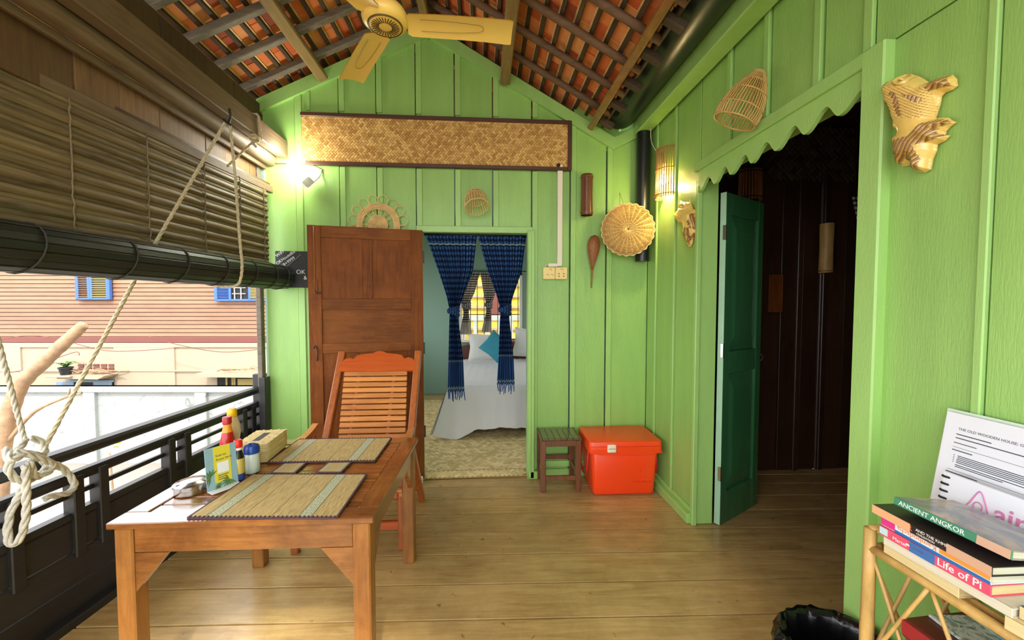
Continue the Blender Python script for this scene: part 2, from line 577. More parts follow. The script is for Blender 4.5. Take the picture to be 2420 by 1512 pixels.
def text(name, s, size, M, mat, parent, ext=0.0004, align='LEFT', local=False, shear=0.0, bold=0.0):
    cu = bpy.data.curves.new(name, 'FONT')
    cu.body = s
    cu.size = size
    cu.extrude = ext
    cu.align_x = align
    cu.shear = shear
    cu.offset = bold
    cu.resolution_u = 3
    to = bpy.data.objects.new(name + '_tmp', cu)
    COL.objects.link(to)
    bpy.context.view_layer.update()
    me = bpy.data.meshes.new_from_object(to.evaluated_get(bpy.context.evaluated_depsgraph_get()))
    bpy.data.objects.remove(to)
    me.transform(M)
    if parent is not None and not local:
        me.transform(Matrix.Translation(-ORG.get(parent.name, Vector((0, 0, 0)))))
    me.name = name
    me.materials.clear()
    me.materials.append(MT[mat] if isinstance(mat, str) else mat)
    o = bpy.data.objects.new(name, me)
    COL.objects.link(o)
    o.parent = parent
    if parent is not None:
        ORG[o.name] = ORG.get(parent.name, Vector((0, 0, 0)))
    return o

def weave(mb, M, wd, ht, c, th, lo=0.2, hi=0.9, ang=45):
    """2/2 twill: every strip float is a raised piece of its own; M maps (x,y) of the panel"""
    ca, sa = math.cos(math.radians(ang)), math.sin(math.radians(ang))
    n = int((wd + ht) / c) + 2
    rg = random.Random(3)
    for i in range(-n, n):
        for j in range(-n, n):
            k = (i + j) % 4
            if k == 0:
                cx, cy, lx, ly = j + 1, i + .5, 2, 1
            elif k == 2:
                cx, cy, lx, ly = j + .5, i + 1, 1, 2
            else:
                continue
            px = (cx * ca - cy * sa) * c
            py = (cx * sa + cy * ca) * c
            if not (-wd / 2 + c * .5 < px < wd / 2 - c * .5 and -ht / 2 + c * .5 < py < ht / 2 - c * .5):
                continue
            vs = []
            for (q, z) in ((0.99, 0), (0.74, th)):
                for a, b in ((-1, -1), (1, -1), (1, 1), (-1, 1)):
                    x = a * (lx / 2 * c - (1 - q) * c * .5)
                    y = b * (ly / 2 * c - (1 - q) * c * .5)
                    vs.append(M @ Vector((px + x * ca - y * sa, py + x * sa + y * ca, z)))
            mb.add(vs, [(4, 5, 6, 7), (0, 1, 5, 4), (1, 2, 6, 5), (2, 3, 7, 6), (3, 0, 4, 7)], rg.uniform(lo, hi))

def spline(pts, n=8, closed=False):
    P = [Vector(p) for p in pts]
    m = len(P)
    out = []
    rng = range(m if closed else m - 1)
    for i in rng:
        if closed:
            p0, p1, p2, p3 = P[(i - 1) % m], P[i], P[(i + 1) % m], P[(i + 2) % m]
        else:
            p0, p1, p2, p3 = P[max(i - 1, 0)], P[i], P[i + 1], P[min(i + 2, m - 1)]
        for k in range(n):
            t = k / n
            out.append(0.5 * ((2 * p1) + (p2 - p0) * t + (2 * p0 - 5 * p1 + 4 * p2 - p3) * t * t + (3 * p1 - p0 - 3 * p2 + p3) * t ** 3))
    if not closed:
        out.append(P[-1])
    return out

XZ = lambda y: Matrix(((1, 0, 0, 0), (0, 0, -1, y), (0, 1, 0, 0), (0, 0, 0, 1)))     # (x,z) drawn on plane Y=y, extruding toward -Y
YZ = lambda x: Matrix(((0, 0, -1, x), (1, 0, 0, 0), (0, 1, 0, 0), (0, 0, 0, 1)))     # (y,z) drawn on plane X=x, extruding toward -X
XYp = lambda z: Matrix.Translation((0, 0, z))

# ================================================================== THE SETTING
YB = 3.17      # back wall face
XR = 1.32      # right wall face
RX, RZ = -0.41, 3.5                       # ridge
SL, SR = 0.488, 0.56                      # slopes
def zroof(x):
    return RZ - SL * (RX - x) if x < RX else RZ - SR * (x - RX)

# ---- floor: boards run across the veranda
fl = root('floor', (0.35, 3.17, 0), math.radians(-2.6), kind='structure')
y = -3.0
k = 0
ed = [1.30, 1.50, 1.705, 1.93, 2.165, 2.39, 2.60, 2.80, 2.99, 3.15, 3.30, 3.46]
ys = [-3.0 + 0.215 * i for i in range(20)] + ed
ys = sorted(set([q for q in ys if q < 1.25] + ed))
for a, b in zip(ys[:-1], ys[1:]):
    m = MB()
    m.box((0.85, (a + b) / 2, -0.02), (6.1, b - a - 0.009, 0.04), None, 0.0012)
    m.build('plank', 'floor', fl)
MB().box((1.0, 1.7, -0.10), (6.4, 9.6, 0.03)).build('subfloor', 'dark', fl)

# ---- back wall: boards, battens, rake boards, door frame
wb = root('wall_back', (0, YB, 0), kind='structure')
xs = [-1.63, -1.372, -1.055, -0.778, -0.484, -0.19, 0.102, 0.407, 0.712, 1.005, 1.32]
DX0, DX1, DZ = -0.47, 0.352, 1.94
for a, b in zip(xs[:-1], xs[1:]):
    z0 = DZ + 0.02 if (a >= -0.5 and b < 0.41) else 0.0
    a, b = a - (.018 if a > -1.6 else 0), b - (.031 if b < 1.3 else 0)
    pts = [(a, z0), (b, z0), (b, zroof(b) if b < 1.1 else 2.8)]
    if a < RX < b:
        pts.append((RX, RZ))
    pts.append((a, zroof(a)))
    MB().prism(pts, XZ(YB + 0.022), 0.022).build('board', 'green', wb)
for x in xs[1:-1]:
    z0 = DZ + 0.03 if -0.45 < x < 0.35 else 0.0
    wd = 0.042 if x != xs[1] else 0.05
    zt = zroof(x) - 0.07
    spans = [(z0, zt)]
    if -1.35 < x < 0.70:
        spans = [(z0, 2.42), (2.83, zt)]
    for a, b in spans:
        MB().box((x, YB - 0.006, (a + b) / 2), (wd, 0.014, b - a), None, 0.003).build('batten', 'green2', wb)
MB().box((-1.30, YB - 0.005, (2.83 + 2.97) / 2), (0.03, 0.012, 0.14), None, .003).build('batten', 'green2', wb)
# rake boards
def rake(x0, x1, wz=0.098):
    n = 1
    return MB().prism([(x0, zroof(x0) - wz), (x1, zroof(x1) - wz), (x1, zroof(x1)), (x0, zroof(x0))], XZ(YB + 0.0), 0.028)
MB().box((1.03, YB + .03, 2.95), (.62, .03, .70)).build('valley_end', 'green', wb)
rake(-1.66, RX).build('rake_board', 'green2', wb)
rake(RX, 1.03).build('rake_board', 'green2', wb)
MB().prism([(1.03, 2.60), (1.225, 2.70), (1.225, 2.79), (1.03, 2.69)], XZ(YB), 0.028).build('rake_board', 'green2', wb)
MB().prism([(RX - .035, RZ - .075), (RX + .035, RZ - .075), (RX, RZ - .125)], XZ(YB - .02), .012).build('apex_block', 'green2', wb)
MB().box((-0.06, YB - .012, 1.962), (0.90, .03, .05), None, .004).build('door_header', 'green2', wb)
MB().box((0.372, YB - .015, 0.98), (0.055, .09, 1.95), None, .004).build('door_jamb', 'green2', wb)
MB().box((0.362, YB - .065, 0.98), (0.022, .012, 1.93), None, .003).build('door_bead', 'green2', wb)
MB().box((-0.49, YB + .02, 0.98), (0.035, .07, 1.95), None, .004).build('door_jamb', 'green2', wb)
MB().box((0.39, YB - .035, 0.03), (0.09, .05, .06), None, .004).build('jamb_foot', 'green2', wb)
MB().box((0.85, YB - .01, 0.10), (0.88, .02, .05), None, .004).build('low_rail', 'green2', wb)
MB().box((0.85, YB - .012, 0.03), (0.88, .024, .06), None, .004).build('low_rail', 'green2', wb)

# ---- right wall
wr = root('wall_right', (XR, 0, 0), kind='structure')
ry = [-3.0, -2.6, -2.2, -1.8, -1.4, -1.0, -0.6, -0.25, 0.1, 0.42, 0.70, 0.962]
OY0, OY1, OZ = 1.305, 2.40, 2.13      # door opening
allb = ry + [1.30]
for a, b in zip(allb[:-1], allb[1:]):
    for z0, z1 in ((0, 2.235), (2.24, 2.80)):
        MB().box((XR + .012, (a + b) / 2, (z0 + z1) / 2), (.024, b - a - .003, z1 - z0), None, .003).build('board', 'green', wr)
for q, (a, b) in enumerate([(1.30, 1.51), (1.51, 1.80), (1.80, 2.083), (2.083, 2.39)]):
    MB().box((XR + .012, (a + b) / 2, (2.18 + 2.80) / 2), (.024, b - a - .011, .62), None, .003).build('board', 'green', wr)
for a, b in [(2.39, 2.685), (2.685, 2.98), (2.98, 3.165)]:
    MB().box((XR + .012, (a + b) / 2, 1.4), (.024, b - a - .011, 2.8), None, .003).build('board', 'green', wr)
for yy, z0 in [(1.531, 2.24), (1.821, 2.24), (2.104, 2.24), (1.318, 2.24)]:
    MB().box((XR - .004, yy, (z0 + 2.76) / 2), (.016, .034, 2.76 - z0), None, .003).build('batten', 'green2', wr)
for yy in (2.7035, 2.9985):
    MB().box((XR - .003, yy, 1.4), (.014, .026, 2.72), None, .003).build('batten', 'green2', wr)
for yy in (0.975, 0.43, -0.25):
    MB().box((XR - .003, yy, 1.13), (.012, .022, 2.2), None, .003).build('batten', 'green2', wr)
# top beam of the right wall
MB().box((1.245, 0.07, 2.775), (.11, 6.14, .12), None, .006).build('wall_plate', 'green2', wr)
# door frame on the right wall
MB().box((XR - .012, 1.272, 1.12), (.05, .08, 2.24), None, .005).build('door_jamb', 'green2', wr)
MB().box((XR + .05, 1.296, 1.12), (.10, .03, 2.2), None, .004).build('door_jamb', 'green2', wr)
MB().box((XR + .055, 2.405, 1.07), (.13, .035, 2.14), None, .005).build('door_jamb', 'green2', wr)
MB().box((XR - .008, 2.385, 1.05), (.03, .03, 2.1), None, .004).build('door_bead', 'green2', wr)
MB().box((XR - .010, (OY0 + OY1) / 2 - .01, 2.214), (.052, OY1 - OY0 + .02, .052), None, .004).build('door_header', 'green2', wr)
MB().box((XR + .06, (OY0 + OY1) / 2, 2.17), (.10, OY1 - OY0, .03), None, .004).build('door_head', 'green2', wr)
# scalloped valance board under the header
top = [(2.372, 2.19), (1.30, 2.19)]
kn = [(1.30, 2.125), (1.307, 2.128), (1.41, 2.076), (1.467, 2.134), (1.567, 2.073), (1.622, 2.131), (1.726, 2.067), (1.79, 2.129), (1.891, 2.069), (1.939, 2.127), (2.054, 2.066), (2.105, 2.125), (2.201, 2.062), (2.267, 2.121), (2.361, 2.060), (2.372, 2.06)]
low = []
for (a, za), (b, zb) in zip(kn[:-1], kn[1:]):
    nn = 8 if b - a > .02 else 1
    for i in range(nn):
        t = i / nn
        low.append((a + (b - a) * t, za + (zb - za) * (0.5 - 0.5 * math.cos(PI * t))))
low.append(kn[-1])
MB().prism(top + low, YZ(XR - .003), .018).build('scalloped_valance', 'green2', wr)
bs = root('baseboard_right', (XR, 2.8, 0), kind='structure')
MB().box((XR - .022, 2.77, .03), (.045, .74, .06), None, .004).build('skirting', 'green2', bs)
MB().box((XR - .006, 2.77, .075), (.016, .72, .03), None, .004).build('skirting_cap', 'green2', bs)

# ---- roof: rafters, battens and clay tiles, two slopes
def slope(sgn, sl, xend, rafts, bsp, s0, ymin, rmat):
    ce = root('ceiling', (RX, 0, RZ), kind='structure')
    L = math.hypot(1, sl)
    ex = Vector((sgn / L, 0, -sl / L))
    ey = Vector((0, 1, 0))
    n = Vector((sl * sgn / L, 0, 1 / L))
    slen = abs(xend - RX) * L
    F = frame((RX, 0, RZ), ex, ey, n)
    def bx(name, c, d, mat, b=.003, rz=0):
        m = MB()
        m.box(c, d, Matrix.Rotation(rz, 3, 'Z'), b)
        m.v = [F @ p for p in m.v]
        return m.build(name, mat, ce)
    for yy in rafts:
        m = MB()
        wob = [random.uniform(-.006, .006) for _ in range(7)]
        if sgn > 0:
            m.tube([F @ Vector((slen * i / 6, yy + wob[i], .022 + wob[i] * .5)) for i in range(7)], .024, 7)
            m.build('rafter', rmat, ce, True)
        else:
            m.box((slen / 2, yy, .025), (slen, .045, .045), Matrix.Rotation(random.uniform(-.01, .01), 3, 'Z'), .005)
            m.v = [F @ p for p in m.v]
            m.build('rafter', rmat, ce)
    y1 = 3.62
    s = s0
    t0 = MB().box((0, 0, 0), (bsp * 1.12, .134, .012), None, .003)
    tm = bpy.data.meshes.new('tile')
    tm.from_pydata([tuple(p) for p in t0.v], [], t0.f)
    tm.materials.append(MT['tile'])
    Lf = Matrix.Translation((-RX, 0, -RZ)) @ F
    while s < slen:
        bx('batten', (s, (ymin + y1) / 2, .058), (.026, y1 - ymin, .022), 'batten', .003)
        bx('lath', (s - .021, (ymin + y1) / 2, .069), (.010, y1 - ymin, .008), 'rattan', 0)
        yy = ymin + (.07 if int(s / bsp) % 2 else 0)
        while yy < y1:
            M = Lf @ Matrix.Translation((s + bsp / 2, yy + .068, .080 + random.uniform(-.003, .003))) @ Matrix.Rotation(random.uniform(-.02, .02) + .05, 4, 'Y') @ Matrix.Rotation(random.uniform(-.03, .03), 4, 'X')
            inst('tile', tm, ce, M)
            yy += .137
        s += bsp
    # unseen sheet added over the tiles to block light, and the stretch over the viewer's head
    bx('roof_cover', (slen / 2 + .05, 2.9, .135), (slen + .1, 7.8, .02), 'darkboard', 0)
    bx('tile_underside', (slen / 2, (ymin - 1.0) / 2, .09), (slen, ymin + 1.0, .012), 'tile', 0)  # roof cut short behind the viewer to let in skylight
    return ce
slope(-1, SL, -2.15, [3.31, 3.03, 2.76, 2.50, 2.23, 1.96, 1.69, 1.42], .096, .06, 1.55, 'rafter')
slope(1, SR, 0.93, [3.22, 2.94, 2.66, 2.39, 2.115, 1.84, 1.56, 1.29], .101, .06, 1.55, 'rafterb')
ce = root('trim_1', (0, 0, 2.8), kind='structure')
MB().box((RX, 2.9, RZ + .155), (.36, 7.8, .05), None, .01).build('ridge_cap', 'darkboard', ce)  # unseen cap added to stop light leaking in between the slopes
MB().box((-1.19, 1.4, 3.075), (.075, 3.5, .08), Matrix.Rotation(-.45, 3, 'Y'), .01).build('purlin', 'purlin', ce)
MB().box((0.175, 1.4, 3.12), (.075, 3.48, .13), Matrix.Rotation(.12, 3, 'Y'), .008).build('purlin', 'purlin', ce)
MB().box((0.845, 1.4, 2.77), (.05, 3.5, .06), Matrix.Rotation(.5, 3, 'Y'), .008).build('purlin', MT['tableY'], ce)
MB().box((RX, 1.4, 3.46), (.06, 3.5, .10), None, .008).build('ridge_beam', 'purlin', ce)
for yy in (1.95, 2.22, 2.50, 2.77, 3.04):
    MB().bar((0.88, yy, 2.78), (0.985, yy, 2.725), .05, .045, b=.006).build('rafter_end', 'batten', ce)
MB().box((0.935, 1.4, 2.77), (.016, 3.5, .016)).build('edge_batten', 'batten', ce)
# valley gutter between the two roofs
gu = root('trim_2', (1.08, 0, 2.8), kind='structure')
m = MB()
prof = [(1.07 + .165 * math.cos(a), 2.93 + .165 * math.sin(a)) for a in [PI + PI * i / 14 for i in range(15)]]
m.grid([[(x, yy, z) for x, z in prof] for yy in (-1, 3.168)], uv=False)
m.grid([[(1.07 + (x - 1.07) * .94, yy, 2.93 + (z - 2.93) * .94) for x, z in prof] for yy in (-1, 3.168)], uv=False)
m.build('gutter', 'gutter', gu, True)
# roof of the house on the right: underside edge above the wall plate
r2 = root('ceiling', (1.2, 0, 2.9), kind='structure')
MB().bar((1.13, 2.9, 2.97), (3.9, 2.9, 4.24), 7.8, .03, up=(-.4, 0, 1)).build('roof_cover', 'darkboard', r2)
for i, yy in enumerate([1.75 + .155 * q for q in range(10)]):
    MB().bar((1.155, yy, 2.865 + .01 * (i % 3)), (1.32, yy + random.uniform(-.05, .05), 2.90), .05 + .03 * (i % 2), .03, b=.004).build('tile_end', 'batten', r2)
MB().bar((1.185, -3, 2.86), (1.185, 3.16, 2.86), .022, .03).build('edge_batten', 'batten', r2)

# ---- eave side: beams and boards above the blind
wl = root('wall_left', (-1.6, 1.5, 2.4), kind='structure')
MB().box((-1.485, 0.1, 2.533), (.07, 6.12, .125), None, .005).build('eave_beam', 'beam', wl)
yy = -3.0
while yy < 3.1:
    d = random.choice([.28, .33, .38])
    y2 = min(yy + d, 3.165)
    MB().box((-1.645, (yy + y2) / 2, 2.68), (.02, y2 - yy - .004, .36), None, .003).build('eave_board', 'darkboard', wl)
    yy = y2
MB().tube([(-1.575, -3, 2.468), (-1.575, 3.16, 2.455)], .048, 14).build('pole', 'beam', wl, 2)
MB().box((-1.612, 0.1, 2.40), (.022, 6.1, .035), None, .003).build('rail', 'beam', wl)
yy = -0.2
sp = [.34, .19, .27, .22, .30, .17, .24, .26, .2, .23]
q = 0
while yy < 3.12:
    y2 = min(yy + sp[q % 10], 3.15)
    MB().box((-1.655 + random.uniform(-.002, .002), (yy + y2) / 2, 2.32), (.014, y2 - yy - .003, .24), None, .002).build('panel_board', 'browboard', wl)
    yy = y2
    q += 1
# rail that carries the blind, a little askew to the beam
MB().bar((-1.795, -.2, 2.228), (-1.562, 3.13, 2.228), .03, .052, b=.004).build('blind_rail', 'beam', wl)
MB().bar((-1.80, -.2, 2.268), (-1.58, 3.13, 2.268), .02, .018).build('panel_sill', 'frame', wl)
MB().box((-1.64, 3.12, .42), (.05, .07, 0.84), None, .004).build('corner_post', 'black', wl)
MB().box((-1.655, 3.12, 1.72), (.035, .05, 1.9), None, .004).build('corner_post', 'rafter', wl)

# ---- green double door leaf on the right, folded into the dark room
d2 = root('door_2', (1.462, 2.375, 0), math.radians(30), kind='structure')
def dbx(name, c, d, mat, b=.003, par=None):
    return MB().box(c, d, None, b).build(name, mat, par or d2, local=True)
DH = 2.07
dbx('stile', (.035, 0, DH / 2), (.07, .036, DH - .01), 'greendoor')
dbx('stile', (.44, 0, DH / 2), (.07, .036, DH - .01), 'greendoor')
for z, h in ((.10, .20), (1.02, .14), (DH - .07, .13)):
    dbx('rail', (.2375, 0, z), (.335, .034, h), 'greendoor')
for z0, z1 in ((.20, .95), (1.09, 1.94)):
    p = dbx('panel', (.2375, .004, (z0 + z1) / 2), (.335, .012, z1 - z0), 'greendoor')
    m = MB()
    a, b2, c0, c1 = .075, .40, z0 + .004, z1 - .004
    i1, i2 = a + .055, b2 - .055
    for sy in (-1,):
        vs = [(a, -.002, c0), (b2, -.002, c0), (b2, -.002, c1), (a, -.002, c1), (i1, -.016, c0 + .09), (i2, -.016, c0 + .09), (i2, -.016, c1 - .09), (i1, -.016, c1 - .09)]
        m.add(vs, [(4, 5, 6, 7), (0, 1, 5, 4), (1, 2, 6, 5), (2, 3, 7, 6), (3, 0, 4, 7)])
    m.build('raised_field', 'greendoor', p, local=True)
MB().box((-.001, 0, DH / 2), (.003, .036, DH - .012)).build('lit_edge_strip', 'mint', d2, local=True)  # thin strip added: daylight on the leaf's edge put into colour
for z in (.33, 1.1, 1.82):
    h = dbx('hinge', (-.004, -.012, z), (.012, .02, .09), 'steel', .002)
m = MB()
m.tube([Vector((.465, -.02 - .018 * math.sin(PI * t / 6), 1.0 + .05 * t / 6)) for t in range(7)], .004, 6)
m.build('pull_ring', 'iron', d2, local=True)

# ---- dark room behind the right wall
rm = root('wall_room', (2.4, 2, 0), kind='structure')
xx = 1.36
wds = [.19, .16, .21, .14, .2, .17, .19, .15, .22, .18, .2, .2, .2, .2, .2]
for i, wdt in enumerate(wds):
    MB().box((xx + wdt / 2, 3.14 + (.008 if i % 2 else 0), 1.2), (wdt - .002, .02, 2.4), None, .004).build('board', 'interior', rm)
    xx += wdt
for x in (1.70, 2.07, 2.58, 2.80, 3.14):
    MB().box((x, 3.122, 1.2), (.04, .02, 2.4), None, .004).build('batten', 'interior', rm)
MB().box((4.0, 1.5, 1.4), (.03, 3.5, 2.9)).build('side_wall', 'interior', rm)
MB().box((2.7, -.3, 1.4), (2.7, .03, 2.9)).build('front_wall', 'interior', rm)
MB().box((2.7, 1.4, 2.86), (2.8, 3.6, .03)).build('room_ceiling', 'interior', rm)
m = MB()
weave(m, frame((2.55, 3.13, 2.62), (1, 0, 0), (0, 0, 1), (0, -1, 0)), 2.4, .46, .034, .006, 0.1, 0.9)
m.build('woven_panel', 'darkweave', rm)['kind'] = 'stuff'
MB().box((2.7, 3.155, 2.62), (2.8, .01, .52)).build('woven_backing', 'interior', rm)
for x in (2.22, 3.05):
    MB().box((x, 3.12, 2.62), (.05, .02, .48), None, .004).build('batten', 'interior', rm)
fr = root('floor_room', (2.6, 1.5, 0), kind='structure')
MB().box((2.7, 1.4, -.07), (2.7, 3.6, .03)).build('joist_deck', 'dark', fr)

# ---- bedroom behind the back wall
bw = root('wall_bedroom', (0, 6.2, 0), kind='structure')
WX0, WX1, WZ0, WZ1 = -.36, .60, .80, 1.86
BY = 6.2
for c, d in [((-1.0, BY + .04, 1.3), (1.28, .08, 2.6)), ((1.55, BY + .04, 1.3), (1.9, .08, 2.6)), ((.12, BY + .04, .4), (.96, .08, .8)), ((.12, BY + .04, 2.23), (.96, .08, .74))]:
    MB().box(c, d).build('wall_part', 'teal', bw)
for c, d in [((2.5, 4.7, .4), (.04, 3.1, .8)), ((2.5, 4.7, 2.4), (.04, 3.1, .4)), ((2.5, 3.5, 1.5), (.04, .6, 1.4)), ((2.5, 5.9, 1.5), (.04, .6, 1.4))]:  # unseen right wall, its opening added to brighten the bedroom
    MB().box(c, d).build('wall_part', 'teal', bw)
for c, d in [((-1.64, 4.7, .4), (.04, 3.1, .8)), ((-1.64, 4.7, 2.3), (.04, 3.1, .6)), ((-1.64, 3.5, 1.4), (.04, .6, 1.2)), ((-1.64, 5.9, 1.4), (.04, .6, 1.2))]:  # unseen left wall, its opening added to let daylight in
    MB().box(c, d).build('wall_part', 'teal', bw)
MB().box((.4, YB + .075, 1.3), (.10, .03, 2.6)).build('wall_part', 'teal', bw)
MB().box((1.5, YB + .075, 1.3), (2.1, .03, 2.6)).build('wall_part', 'teal', bw)
MB().box((-1.09, YB + .075, 1.3), (1.16, .03, 2.6)).build('wall_part', 'teal', bw)
MB().box((.4, 4.76, 2.62), (4.3, 3.0, .03)).build('bedroom_ceiling', 'teal', bw)
w1 = root('window_1', (.12, BY, 1.3), kind='structure')
for c, d in [((WX0 + .02, BY, 1.33), (.04, .06, 1.06)), ((WX1 - .02, BY, 1.33), (.04, .06, 1.06)), ((.12, BY, WZ1 - .02), (.96, .06, .04)), ((.12, BY - .02, WZ0 + .02), (1.0, .1, .04))]:
    MB().box(c, d, None, .004).build('window_frame', 'conduit', w1)
for i in range(9):
    x = WX0 + .06 + i * (WX1 - WX0 - .12) / 8
    MB().tube([(x, BY + .03, WZ0), (x, BY + .03, WZ1)], .006, 6).build('bar', 'iron', w1)
MB().box((.12, BY + .03, 1.22), (.9, .012, .012)).build('bar', 'iron', w1)
MB().box((.12, BY - .06, WZ1 + .02), (1.1, .015, .015)).build('curtain_rod', 'iron', w1)
bf = root('floor_bedroom', (.4, 4.7, 0), kind='structure')
for i in range(14):
    a = YB + .03 + .225 * i
    MB().box((.4, a + .11, -.026), (4.2, .222, .04), None, .003).build('plank', 'floor', bf)

# ================================================================== OUTSIDE
def outside(name, **kw):
    return root(name, (0, 0, 0), -YAW, **kw)       # built facing the viewer: x right, y ahead

def lb(par, name, c, d, mat, b=0.0):
    return MB().box(c, d, None, b).build(name, mat, par, local=True)

GZ = -2.25
g = root('ground', (0, 0, GZ), -YAW, kind='structure')
tag(g, 'pale sunlit concrete yard below the veranda', 'ground')
lb(g, 'yard', (-6, 6, -.05), (60, 50, .1), 'concrete')

D = 12.0
ux = lambda u, d=D: (u - 1210) / FPX * d
vz = lambda v, d=D: 1.39 + (717 - v) / FPX * d
nb = outside('neighbour_house', label='two storey house opposite with salmon board siding above cream plaster', cat='house')
z = .39
k = 0
while z < 4.2:
    MB().box((-13.0, D + .05, z + .062), (15.0, .022, .106), Matrix.Rotation(-.12, 3, 'X'), .004).build('siding_board', 'siding', nb, local=True)
    z += .122
lb(nb, 'core_wall', (-13.0, D + .3, 1.0), (15.0, .4, 7.0), 'frame')
lb(nb, 'red_beam', (-13.0, D - .02, .308), (15.0, .14, .165), 'redband', .01)
lb(nb, 'plaster_wall', (-13.0, D + .03, -1.0), (15.0, .12, 2.45), 'plaster')
lb(nb, 'string_course', (-13.0, D - .03, .15), (15.0, .10, .14), 'plaster', .01)
for u in (50, 413):
    lb(nb, 'pilaster', (ux(u) - .9, D - .045, -.95), (1.8, .06, 2.1), 'plaster', .005)
lb(nb, 'groove_course', (-13.0, D - .08, vz(876)), (15.0, .03, .04), 'plaster', .005)
def shuttered(u0, u1, v0, v1, halves):
    x0, x1, z1, z0 = ux(u0), ux(u1), vz(v0), vz(v1)
    fr = lb(nb, 'window', ((x0 + x1) / 2, D - .0, (z0 + z1) / 2), (x1 - x0, .10, z1 - z0), 'dark')
    for c, d in [((x0, D - .04, (z0 + z1) / 2), (.06, .1, z1 - z0 + .06)), ((x1, D - .04, (z0 + z1) / 2), (.06, .1, z1 - z0 + .06)), (((x0 + x1) / 2, D - .04, z0), (x1 - x0, .1, .06)), (((x0 + x1) / 2, D - .04, z1), (x1 - x0, .1, .06))]:
        lb(fr, 'window_frame', c, d, 'blue', .01)
    for (a, b, fm, lm) in halves:
        xa, xb = x0 + (x1 - x0) * a, x0 + (x1 - x0) * b
        for x in (xa, xb):
            lb(fr, 'shutter_stile', (x + (.035 if x == xa else -.035), D - .075, (z0 + z1) / 2), (.07, .04, z1 - z0), fm, .005)
        nl = 11
        for i in range(nl):
            zz = z0 + .06 + (z1 - z0 - .12) * i / (nl - 1)
            MB().box(((xa + xb) / 2, D - .075, zz), (xb - xa - .12, .05, .012), Matrix.Rotation(-.6, 3, 'X')).build('louvre', lm, fr, local=True)
    return fr
shuttered(189, 265, 645, 706, [(0, .42, 'blue', 'siding'), (.42, 1, 'blue', 'olive')])
f2 = shuttered(514, 640, 665, 709, [(0, .30, 'blue', 'blue'), (.62, 1.0, 'blue', 'olive')])
for x in (ux(560), ux(575)):
    lb(f2, 'bar', (x, D - .08, vz(687)), (.02, .02, .5), 'conduit')
for v in (680, 694):
    lb(f2, 'bar', (ux(570), D - .08, vz(v)), (.4, .02, .02), 'conduit')
for (u0, u1, v) in ((172, 280, 884), (490, 640, 880)):
    MB().prism([(ux(u0), vz(v) + .05), (ux(u1) - .15, vz(v) + .05), (ux(u1), vz(v) + .02), (ux(u1) - .2, vz(v) - .08), (ux(u0), vz(v) - .06)], XZ(D + .05), .55).build('window_canopy', 'plaster', nb, local=True)
fw = lb(nb, 'window', (ux(215), D - .02, vz(914)), (ux(272) - ux(172), .12, .42), 'dark')
lb(fw, 'window_frame', (ux(215), D - .07, vz(900)), (ux(272) - ux(165), .08, .06), 'bluegrey', .005)
lb(fw, 'shutter', (ux(243), D - .09, vz(914)), (ux(264) - ux(221), .04, .38), 'bluegrey', .005)
lb(fw, 'shutter', (ux(155), D - .09, vz(914)), (ux(174) - ux(133), .04, .3), 'bluegrey', .005)
fw = lb(nb, 'window', (ux(560), D - .02, vz(908)), (ux(620) - ux(526), .12, .40), 'dark')
for u in (536, 550, 555):
    lb(fw, 'window_bar', (ux(u), D - .09, vz(908)), (.05, .03, .4), 'olive')
lb(fw, 'shutter', (ux(590), D - .09, vz(908)), (.7, .03, .34), 'olive')
for r in range(2):
    for i in range(5):
        lb(nb, 'vent_block', (ux(190 + 18 * i), D - .045, vz(863 + 8 * r)), (.16, .03, .07), 'redband')
rg = random.Random(5)
for (u0, u1, v) in ((178, 270, 879), (505, 610, 873)):
    m = MB()
    for i in range(26 if u0 < 300 else 9):
        u = rg.uniform(u0, u1 - 12)
        a = Vector((ux(u), D - .3 + rg.uniform(-.2, .1), vz(v) + rg.uniform(0, .04)))
        m.tube(spline([a, a + Vector((rg.uniform(.1, .3), 0, rg.uniform(0, .12))), a + Vector((rg.uniform(.4, .7), rg.uniform(-.1, .1), rg.uniform(0, .06)))], 3), .012, 5)
    o = m.build('dry_vine', 'bark', nb, True, local=True)
    o['kind'] = 'stuff'
# potted plant on the canopy ledge
pp = root('potted_plant', (0, 0, 0), -YAW, label='dark pot with a spiky green plant on the ledge opposite', cat='plant')
D2 = D - .45
px_, pz_ = ux(149, D2), vz(886, D2)
MB().lathe([(.0, 0), (.11, 0), (.15, .19), (.165, .19), (.165, .22), (.13, .22), (.13, .18), (0, .18)], 14, (px_, D2, pz_)).build('pot', 'iron', pp, 2, local=True)
for i in range(13):
    a = 2 * PI * i / 13 + rg.uniform(-.2, .2)
    ln = rg.uniform(.35, .62)
    dr = Vector((math.cos(a), math.sin(a) * .6, 0))
    base = Vector((px_, D2, pz_ + .2))
    pts = [base + dr * (ln * t) + Vector((0, 0, ln * (1.0 * t - .75 * t * t))) for t in (0, .25, .5, .75, 1)]
    wdd = [.012, .035, .035, .022, .002]
    sd2 = Vector((-dr.y, dr.x, 0)).normalized()
    MB().grid([[p - sd2 * q, p + sd2 * q + Vector((0, 0, .004))] for p, q in zip(pts, wdd)], uv=False).build('leaf', 'leaf', pp, True, local=True)
lb(nb, 'ledge', (px_ - .1, D2 + .14, pz_ - .035), (.7, .56, .06), 'plaster', .01)
